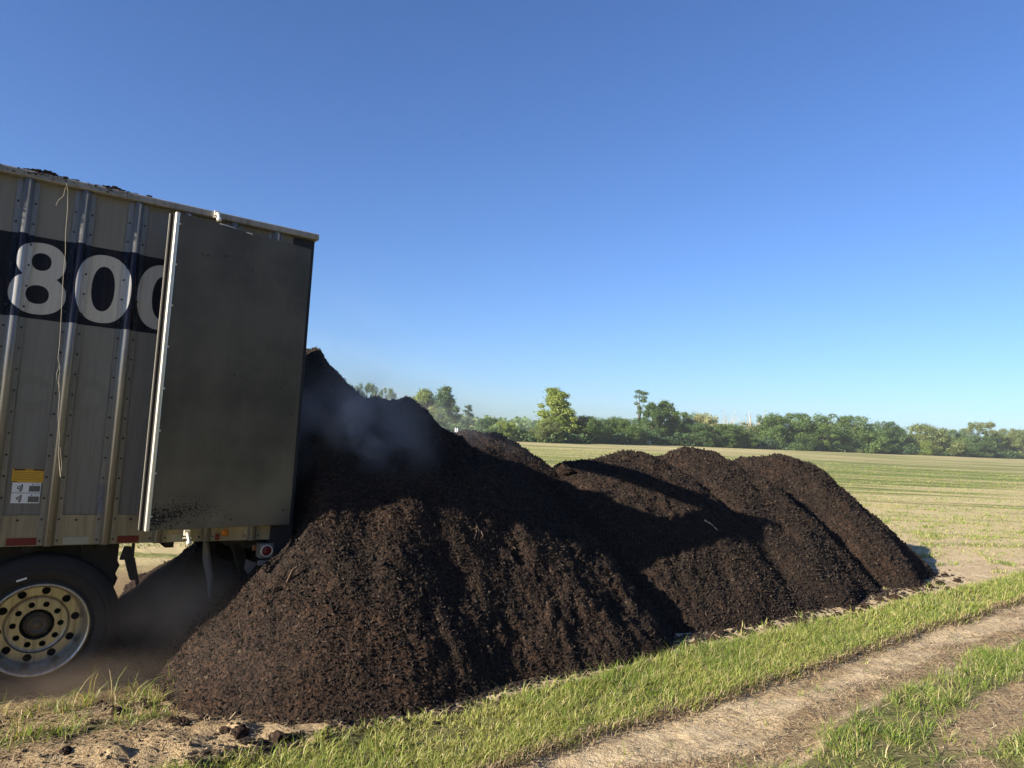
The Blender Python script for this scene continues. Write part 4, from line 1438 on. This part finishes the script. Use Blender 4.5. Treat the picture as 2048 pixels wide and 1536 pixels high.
def crown_mesh(kind, seed, nl=3200):
    """unit crown: height 1, half-width ~0.5 of kind, base at 0"""
    rr = np.random.default_rng(seed)
    blobs = []
    if kind == 'round':
        lob = [(rr.uniform(-.22, .22), rr.uniform(-.22, .22), rr.uniform(.42, .66), rr.uniform(.22, .34)) for _ in range(7)]
        lob += [(0.30 * math.cos(k * 1.26), 0.30 * math.sin(k * 1.26), rr.uniform(.22, .36), rr.uniform(.20, .27)) for k in range(5)]
        for cx, cy, cz, cr in lob:
            for k in range(15):
                d3 = rr.normal(size=3); d3 /= np.linalg.norm(d3)
                r = cr * rr.uniform(0.6, 1.0)
                z = min(cz + d3[2] * r, 0.955)
                blobs.append((cx + d3[0] * r, cy + d3[1] * r, max(0.05, z), rr.uniform(0.04, 0.095)))
    elif kind == 'tall':
        for k in range(75):
            z = 0.08 + 0.88 * rr.random()
            wd = 0.26 * (1 - 0.75 * max(0, (z - 0.35) / 0.65) ** 1.3)
            a = rr.random() * 6.28; r = wd * math.sqrt(rr.random())
            blobs.append((r * math.cos(a), r * math.sin(a), z, rr.uniform(0.04, 0.075)))
    elif kind == 'open':
        for k in range(60):
            z = 0.12 + 0.82 * rr.random()
            wd = 0.44 * math.sqrt(max(0.02, 1 - ((z - 0.52) / 0.52) ** 2))
            a = rr.random() * 6.28; r = wd * (0.45 + 0.55 * rr.random())
            blobs.append((r * math.cos(a), r * math.sin(a), z, rr.uniform(0.045, 0.085)))
    elif kind == 'cone':
        for k in range(34):
            z = 0.05 + 0.92 * rr.random()
            wd = 0.20 * (1.03 - z) ** 0.8
            a = rr.random() * 6.28; r = wd * (0.5 + 0.5 * rr.random())
            blobs.append((r * math.cos(a), r * math.sin(a), z, 0.025 + 0.05 * (1 - z)))
    elif kind == 'snag':
        for k in range(44):
            z = 0.16 + 0.84 * rr.random()
            a = rr.random() * 6.28; r = (0.015 + 0.035 * (z > 0.72)) * rr.uniform(0.5, 1.5)
            blobs.append((r * math.cos(a), r * math.sin(a), z, rr.uniform(0.014, 0.03) + 0.012 * (z > 0.75)))
    elif kind == 'bare':
        for k in range(44):
            z = 0.05 + 0.52 * rr.random() if k < 26 else rr.uniform(0.6, 1.0)
            a = rr.random() * 6.28; r = 0.38 * math.sqrt(rr.random())
            blobs.append((r * math.cos(a), r * math.sin(a), z, rr.uniform(0.06, 0.10) if k < 26 else rr.uniform(0.004, 0.009)))
    elif kind == 'bush':
        for k in range(18):
            z = 0.75 * rr.random()
            wd = 0.5 * math.sqrt(max(0.02, 1 - (z / 0.95) ** 2))
            a = rr.random() * 6.28; r = wd * math.sqrt(rr.random())
            blobs.append((r * math.cos(a), r * math.sin(a), max(z, 0.08), rr.uniform(0.12, 0.2)))
    blobs = np.array(blobs)
    vol = blobs[:, 3] ** 2
    pick = rr.choice(len(blobs), nl, p=vol / vol.sum())
    d = rr.normal(size=(nl, 3)); d /= np.linalg.norm(d, axis=1)[:, None]
    rad = blobs[pick, 3] * (0.45 + 0.62 * rr.random(nl) ** 0.6)
    rad = rad * (1 + 0.55 * (rr.random(nl) < 0.16))          # stray sprays break the outline
    P = blobs[pick, :3] + d * rad[:, None] * np.array([1, 1, 0.95])
    P[:, 2] = np.maximum(P[:, 2], 0.01)
    size = rr.uniform(0.0085, 0.0185, nl) * (1.0 if kind not in ('snag', 'cone') else 0.6)
    bt = rr.random(len(blobs))
    tint = np.clip(0.25 + 0.5 * bt[pick] + rr.normal(0, 0.16, nl), 0, 1)
    return cards(P, size, d * 1.1 + np.array([0, 0, 0.3]), tint), blobs


TREE_PROTO = {}


def tree_proto(kind, var, leaf):
    key = (kind, var, leaf)
    if key in TREE_PROTO: return TREE_PROTO[key]
    nl = {'round': 24000, 'tall': 15000, 'open': 11000, 'cone': 8000, 'snag': 3200, 'bare': 8000, 'bush': 12000}[kind]
    (v_, f_, t_), blobs = crown_mesh(kind, hash(kind) % 100 if False else sum(map(ord, kind)) + 17 * var, nl)
    cm = mesh_np('crown', v_, f_, {'tint': t_}, True)
    cm.materials.append(LEAF[leaf])
    mb = MB()
    rr = random.Random(var * 31 + len(kind))
    top = {'round': 0.7, 'tall': 0.9, 'open': 0.75, 'cone': 0.95, 'snag': 0.95, 'bare': 0.5, 'bush': 0.3}[kind]
    r0 = {'round': 0.026, 'tall': 0.018, 'open': 0.018, 'cone': 0.016, 'snag': 0.014, 'bare': 0.022, 'bush': 0.012}[kind]
    pts = [(0, 0, -0.02)]
    for k in range(1, 6):
        pts.append((rr.uniform(-.015, .015), rr.uniform(-.015, .015), top * k / 5))
    mb.tube(pts, [r0 * (1 - 0.8 * k / 5) for k in range(6)], 7)
    order = list(range(len(blobs)))
    rr.shuffle(order)
    nlimb = {'bare': 16, 'open': 12, 'round': 10}.get(kind, 7)
    if kind == 'bare': order = list(range(26, 26 + 16))
    for k in order[:nlimb]:
        b = blobs[k]
        z0 = max(0.08, min(top * 0.85, b[2] * rr.uniform(0.35, 0.6)))
        e = np.array(b[:3])
        if kind == 'bare' and b[2] < 0.6:
            e = np.array([b[0] * 1.1, b[1] * 1.1, rr.uniform(0.7, 1.0)])
        s0 = np.array([0, 0, z0])
        mid = (s0 + e) / 2 + np.array([0, 0, -0.03])
        mb.tube([s0, mid, e], [r0 * 0.42, r0 * 0.30, r0 * 0.12], 5, 0, False)
    me_o = mb.build('trunk', MAT['palebark' if kind in ('bare',) else 'bark'])
    tm = me_o.data
    bpy.data.objects.remove(me_o)
    TREE_PROTO[key] = (cm, tm)
    return cm, tm


def tree_dist(x):
    return float(np.interp(x, [300, 640, 1000, 1120, 1340, 1700, 2048, 2600], [150, 128, 126, 130, 172, 204, 258, 340]))


def plant_tree(x, ytop, wpx, kind, leaf, label, var=0, dd=0.0, name='tree', cat='tree', group='trees along the far edge of the field'):
    D = tree_dist(x) + dd
    top = at_depth(x, ytop, D)
    h = top[2]
    wd = wpx / FPX * D
    unit = {'round': 0.98, 'tall': 0.56, 'open': 0.98, 'cone': 0.42, 'snag': 0.16, 'bare': 0.85, 'bush': 1.12}[kind]
    e = empty(name, (top[0], top[1], 0.0), RNG.random() * 6.28)
    sx = wd / unit
    e.scale = (sx, sx, h * 1.0)
    cm, tm = tree_proto(kind, var, leaf)
    c = bpy.data.objects.new('crown', cm); COL.objects.link(c); c.parent = e
    t_ = bpy.data.objects.new('trunk', tm); COL.objects.link(t_); t_.parent = e
    tag(e, label, cat, group)
    return e


TREES = [
    (693, 762, 40, 'open', 'mid', 'leftmost hazy tree, its top peeping over the steep crest of the near heap', 0),
    (735, 764, 58, 'open', 'mid', 'hazy spreading tree top, middle of three above the near heap', 1),
    (772, 774, 46, 'open', 'mid', 'hazy low tree top, rightmost of three above the near heap', 2),
    (822, 792, 44, 'open', 'olive', 'faint small tree left of the two tall leafy trees in the steam', 0),
    (852, 780, 66, 'tall', 'light', 'tall light green tree with a rounded top, beside the pointed tall tree', 0),
    (893, 771, 60, 'tall', 'mid', 'tall tree with a leaning pointed top, left of the small conifer', 1),
    (937, 804, 44, 'cone', 'conifer', 'small dark conifer with a spire top, standing alone in the gap', 0),
    (972, 828, 56, 'round', 'dark', 'low dark tree with a pointed tip, right of the lone conifer', 0),
    (1012, 838, 48, 'round', 'light', 'small yellow-green tree in front of the low dark ones', 1),
    (1046, 852, 50, 'bush', 'dark', 'low dark bushy tree at the lowest gap of the tree line', 0),
    (1086, 835, 62, 'round', 'olive', 'broad olive tree at the left foot of the tallest yellow-green tree', 2),
    (1114, 775, 84, 'tall', 'light', 'tallest yellow-green tree in the line, with a ragged double top', 2),
    (1132, 800, 66, 'round', 'light', 'shorter yellow-green tree joined to the right of the tallest one', 0),
    (1163, 824, 66, 'round', 'mid', 'mid green rounded tree just right of the tall yellow-green pair', 1),
    (1192, 834, 50, 'round', 'dark', 'dark narrow tree between two rounded green ones', 2),
    (1228, 825, 66, 'round', 'mid', 'wide mid green tree left of the thin vine-covered snag', 0),
    (1262, 832, 56, 'round', 'mid', 'rounded tree directly in front of the thin vine-covered snag', 2),
    (1281, 783, 26, 'snag', 'mid', 'thin vine-covered snag rising like a pole above the tree line', 0),
    (1306, 806, 52, 'tall', 'dark', 'dark upright tree right beside the vine-covered snag', 0),
    (1333, 800, 66, 'tall', 'mid', 'upright tree with two tops, second to the right of the snag', 1),
    (1372, 816, 62, 'round', 'mid', 'dense mid green tree right of the two-topped upright tree', 1),
    (1414, 815, 62, 'round', 'pale', 'pale yellowish tree showing above darker crowns', 0),
    (1402, 838, 60, 'round', 'dark', 'dark low crown in front of the pale yellowish tree', 0),
    (1456, 818, 44, 'bare', 'olive', 'spindly tree with a tuft of leaves on thin stems', 1),
    (1445, 842, 60, 'round', 'mid', 'green low crown in front of the spindly tufted tree', 2),
    (1504, 818, 84, 'bare', 'olive', 'half bare tree with fanned pale branches', 0),
    (1482, 846, 60, 'round', 'mid', 'low green crown at the left foot of the half bare tree', 1),
    (1542, 815, 62, 'round', 'mid', 'tall leafy crown right of the half bare pale-branched tree', 0),
    (1568, 846, 56, 'round', 'dark', 'very dark crown left of the broad domed tree', 2),
    (1612, 818, 104, 'round', 'mid', 'broad domed tree, the widest crown in the line', 1),
    (1600, 864, 60, 'bush', 'dark', 'dark shrubby tree in front of the broad domed tree', 1),
    (1658, 838, 66, 'round', 'dark', 'dark crown filling the dip right of the broad domed tree', 0),
    (1706, 822, 92, 'round', 'mid', 'second broad domed tree, with a small knob on top', 2),
    (1690, 868, 56, 'bush', 'olive', 'small yellowish bush at the foot of the second domed tree', 2),
    (1766, 834, 58, 'round', 'dark', 'small dark peaked tree right of the second domed tree', 1),
    (1742, 856, 60, 'round', 'mid', 'lower green crown in front of the dark peaked tree', 0),
    (1802, 848, 62, 'round', 'mid', 'low green crown between the dark peaked tree and the olive one', 2),
    (1866, 838, 86, 'round', 'olive', 'large olive crown with an uneven flat top', 0),
    (1846, 878, 58, 'bush', 'light', 'bright low bush in front of the large olive crown', 0),
    (1908, 852, 58, 'round', 'mid', 'low crown right of the large olive crown', 1),
    (1957, 842, 72, 'open', 'olive', 'loose olive tree with sky gaps near the right edge', 1),
    (1944, 866, 58, 'round', 'dark', 'dark crown below the loose olive tree', 2),
    (1990, 858, 56, 'round', 'mid', 'small green crown right of the loose olive tree', 0),
    (2022, 856, 60, 'open', 'olive', 'loose olive tree second from the right edge', 2),
    (2052, 852, 62, 'round', 'olive', 'olive crown cut by the right edge of the view', 1),
]
for k, (x, y, w, kind, leaf, lab, var) in enumerate(TREES):
    front = kind == 'bush' or 'in front' in lab or 'foot' in lab or 'below' in lab
    plant_tree(x, y, w * (1.28 if kind == 'round' else 1.08), kind, leaf, lab, var, dd=(-5 if front else 4 + 5 * math.sin(k * 2.3)))
for k, (x, y, w, kind, leaf) in enumerate([(2110, 862, 80, 'round', 'mid'), (2180, 868, 90, 'round', 'olive'), (2260, 872, 90, 'round', 'dark'), (2340, 878, 90, 'round', 'mid')]):
    plant_tree(x, y, w, kind, leaf, 'tree continuing the line past the right edge of the view', k % 3)

# undergrowth along the foot of the line
n = 90000
x_ = RNG.uniform(620, 2350, n)
D_ = np.array([tree_dist(x) for x in x_]) - 3 + RNG.normal(0, 2.2, n)
az_ = np.array([ray(x, 880)[:2] for x in x_])
X_, Y_ = az_[:, 0] / az_[:, 1] * D_, D_
hm = 1.8 + 3.0 * (fbm(X_ * 0.22, Y_ * 0.05, 140, 3) + 0.15)
z_ = RNG.random(n) ** 0.85 * np.clip(hm, 0.6, 6)
c = cards(np.stack([X_, Y_, z_], -1), RNG.uniform(0.14, 0.32, n), np.array([-0.3, -0.8, 0.5]), np.clip(0.45 + 0.9 * fbm(X_ * 0.18, z_ * 0.3, 141, 2) + RNG.normal(0, .15, n), 0, 1))
o = link('undergrowth', mesh_np('undergrowth', c[0], c[1], {'tint': c[2]}, True), None, LEAF['dark'])  # dark leaf colour also stands in for shade low in the trees
tag(o, 'dense dark undergrowth filling the foot of the tree line', 'undergrowth', kind='stuff')
# far wood closing the gap
n = 14000
az_ = RNG.uniform(RAD(-40), RAD(44), n)
D_ = 420 + RNG.normal(0, 14, n)
X_, Y_ = D_ * np.sin(az_), D_ * np.cos(az_)
z_ = RNG.random(n) * (7.5 + 5 * fbm(az_ * 60, az_ * 0, 150, 3))
c = cards(np.stack([X_, Y_, z_], -1), RNG.uniform(0.9, 1.8, n), np.array([-0.3, -0.6, 0.5]), np.clip(RNG.normal(0.5, 0.2, n), 0, 1))
o = link('far_wood', mesh_np('far_wood', c[0], c[1], {'tint': c[2]}, True), None, LEAF['mid'])
tag(o, 'distant wood seen through the lowest gap in the tree line', 'wood', kind='stuff')

n = 26000  # unseen wood behind the camera, added to darken reflections and cut sky fill
az_ = RNG.uniform(RAD(78), RAD(200), n)
D_ = 46 + RNG.normal(0, 3.0, n)
X_, Y_ = D_ * np.sin(az_), D_ * np.cos(az_)
z_ = RNG.random(n) * (15 + 7 * fbm(az_ * 9, az_ * 0, 160, 3))
c = cards(np.stack([X_, Y_, z_], -1), RNG.uniform(0.5, 1.1, n), np.array([0, 0, 0.4]), np.clip(RNG.normal(0.5, 0.2, n), 0, 1))
o = link('unseen_wood', mesh_np('unseen_wood', c[0], c[1], {'tint': c[2]}, True), None, LEAF['dark'])
tag(o, 'unseen dark wood added behind the camera for the trailer metal to mirror', 'wood', kind='stuff')

# ------------------------------------------------------------------ small things
P = on_plane(1296, 893, np.array([0, 0, 0.0]), np.array([0, 0, 1.0]))
mb = MB()
bm = bmesh.new()
bmesh.ops.create_cone(bm, segments=24, radius1=0.62, radius2=0.62, depth=1.25, cap_ends=True)
bmesh.ops.bevel(bm, geom=[e for e in bm.edges if e.is_boundary or len(e.link_faces) == 2 and abs(e.calc_face_angle()) > 1], offset=0.1, segments=2, affect='EDGES')
for q in bm.verts:
    q.co = Vector((q.co.z, q.co.y, q.co.x + 0.60))
    if q.co.z < 0.05: q.co.z = 0.0
mb.bm(bm, 0, True); bm.free()
P = at_depth(1296, 890, 158.0)
hb = mb.build('hay_bale', MAT['hay'])
hb.location = (P[0], P[1], 0); hb.rotation_euler = (0, 0, 0.2); hb.scale = (0.95, 0.8, 0.75)
tag(hb, 'pale hay bale at the field edge below the vine-covered snag', 'hay bale')
P = at_depth(912, 855, 105.0)
mb = MB()
bm = bmesh.new(); bmesh.ops.create_icosphere(bm, subdivisions=3, radius=1)
for q in bm.verts:
    cx = np.array(q.co)
    q.co = Vector((cx[0] * 0.42, cx[1] * 0.35, max(-0.5, cx[2]) * 1.15 + 0.57))
    q.co += Vector((0.12 * math.sin(q.co.z * 2.2), 0, 0))
mb.bm(bm, 0, True)
for q in bm.verts: q.co = Vector((q.co.x * 0.55 + 0.42, q.co.y * 0.6, q.co.z * 0.5 + 0.85))
mb.bm(bm, 0, True); bm.free()
wb = mb.build('white_bundle', MAT['whitewrap'])
wb.location = (P[0], P[1], 0.0)
wb.scale = (0.55, 0.6, max(0.3, P[2] / 1.72))
tag(wb, 'small white bundle half hidden in the notch behind the near heap', 'bundle')

# bird
B = at_depth(924.5, 268.5, 70.0)
mb = MB()
mb.lathe([(0.0, -0.11), (0.018, -0.09), (0.035, -0.02), (0.032, 0.03), (0.018, 0.08), (0.022, 0.12), (0.0, 0.16)], 10, (0, 0, 0), 0, True, 'x')
for s in (-1, 1):
    mb.add([(0.05, s * 0.02, 0.01), (0.06, s * 0.10, 0.05), (0.0, s * 0.20, 0.02), (-0.04, s * 0.10, 0.045), (-0.03, s * 0.02, 0.005)], [(0, 1, 2, 3, 4)])
    mb.add([(0.05, s * 0.02, 0.006), (0.06, s * 0.10, 0.046), (0.0, s * 0.20, 0.016), (-0.04, s * 0.10, 0.041), (-0.03, s * 0.02, 0.001)], [(4, 3, 2, 1, 0)])
mb.add([(-0.10, 0.0, 0.004), (-0.18, 0.03, 0), (-0.18, -0.03, 0)], [(0, 1, 2)])
bd = mb.build('bird', MAT['bird'])
bd.location = B; bd.rotation_euler = (0.5, 0.1, 0.4); bd.scale = (0.8, 0.8, 0.8)
tag(bd, 'tiny dark bird flying high in the clear sky', 'bird')


# ------------------------------------------------------------------ steam and dust
def vol_mat(name, col, dens, noise_scale, lo, hi, gap=(0.4, 0.7), aniso=0.2):
    g = NG(name)
    o = g.obj()
    r = g.n('ShaderNodeVectorMath', operation='LENGTH'); g.set(r.inputs[0], o)
    fall = g.m('SUBTRACT', 1.0, g.m('POWER', g.m('MINIMUM', r.outputs['Value'], 1.0), 1.5), clamp=True)
    warp = g.noise(g.geo(), noise_scale * 0.8, 2, 0.5, col=True)
    wv = g.n('ShaderNodeVectorMath', operation='MULTIPLY_ADD')
    g.set(wv.inputs[0], warp); wv.inputs[1].default_value = (0.9, 0.9, 0.9); g.set(wv.inputs[2], g.geo())
    nz = g.noise(wv.outputs[0], noise_scale, 5, 0.62)
    d = g.m('MULTIPLY', g.ramp(nz, [(gap[0], 0.0), (gap[1], 1.0)]), g.m('MULTIPLY', fall, fall))
    pv = g.n('ShaderNodeVolumePrincipled')
    pv.inputs['Color'].default_value = (*col, 1)
    pv.inputs['Anisotropy'].default_value = aniso
    g.set(pv.inputs['Density'], g.m('MULTIPLY', d, dens))
    g.nt.links.new(pv.outputs[0], g.out.inputs['Volume'])
    return g.mat


def puff(name, label, cat, c, scale, rot, mat):
    bm = bmesh.new()
    bmesh.ops.create_icosphere(bm, subdivisions=3, radius=1)
    me = bpy.data.meshes.new(name); bm.to_mesh(me); bm.free()
    o = link(name, me, None, mat)
    o.location = c; o.scale = scale; o.rotation_euler = rot
    tag(o, label, cat, kind='stuff')
    return o



pc_ = at_depth(695, 880, 6.6)
puff('steam', 'pale steam drifting off the fresh compost beside the open door', 'steam', pc_, (1.0, 0.6, 0.95), (0.1, 0.35, 0.3), vol_mat('steam_air', (0.97, 0.88, 0.84), 3.8, 1.7, 0, 1, (0.38, 0.72)))
pc_ = at_depth(840, 820, 8.8)
puff('steam', 'thin steam trailing over the crest of the near heap', 'steam', pc_, (1.9, 0.8, 0.8), (0.0, 0.25, 0.3), vol_mat('thin_steam', (0.92, 0.90, 0.92), 0.50, 1.3, 0, 1, (0.38, 0.70)))
pc_ = at_depth(160, 1385, 5.15)
puff('dust', 'brown dust hanging around the foot of the trailer wheel', 'dust', pc_ + np.array([0, 0, 0.10]), (1.05, 0.42, 0.26), (0, 0, RAD(35)), vol_mat('dust_air', (0.62, 0.50, 0.41), 2.6, 1.6, 0, 1, (0.28, 0.74)))
pc_ = at_depth(345, 1210, 5.7)
puff('dust', 'grey dust drifting in the shade under the trailer tail', 'dust', pc_, (0.9, 0.5, 0.5), (0, 0, RAD(35)), vol_mat('dust_shade', (0.70, 0.64, 0.60), 2.9, 1.5, 0, 1, (0.30, 0.70)))
pc_ = at_depth(480, 1330, 4.75)
puff('dust', 'brown dust drifting over the left foot of the near heap', 'dust', pc_, (0.8, 0.4, 0.45), (0, 0, RAD(35)), vol_mat('dust_air_low', (0.62, 0.53, 0.46), 0.26, 1.8, 0, 1, (0.30, 0.70)))

pc_ = at_depth(690, 690, 7.6)
puff('steam', 'faint steam rising past the door edge against the sky', 'steam', pc_, (0.85, 0.6, 0.95), (0.0, 0.2, 0.2), vol_mat('faint_steam', (0.95, 0.92, 0.90), 0.16, 1.2, 0, 1, (0.34, 0.72)))

# the hazy morning air over the field
hz = NG('haze_air')
pv = hz.n('ShaderNodeVolumePrincipled')
pv.inputs['Color'].default_value = (0.82, 0.89, 1.0, 1)
pv.inputs['Density'].default_value = 0.00022
pv.inputs['Anisotropy'].default_value = 0.0
hz.nt.links.new(pv.outputs[0], hz.out.inputs['Volume'])
mb = MB(); mb.box(-620, 620, -90, 560, -1.5, 27)
tag(mb.build('haze', hz.mat), 'thin pale haze over the far field and trees', 'haze', kind='stuff')

S.cycles.volume_step_rate = 1.0
S.cycles.volume_max_steps = 256
S.cycles.max_bounces = 8
S.cycles.volume_bounces = 1
S.cycles.transparent_max_bounces = 8
S.cycles.use_denoising = True
S.cycles.use_adaptive_sampling = True
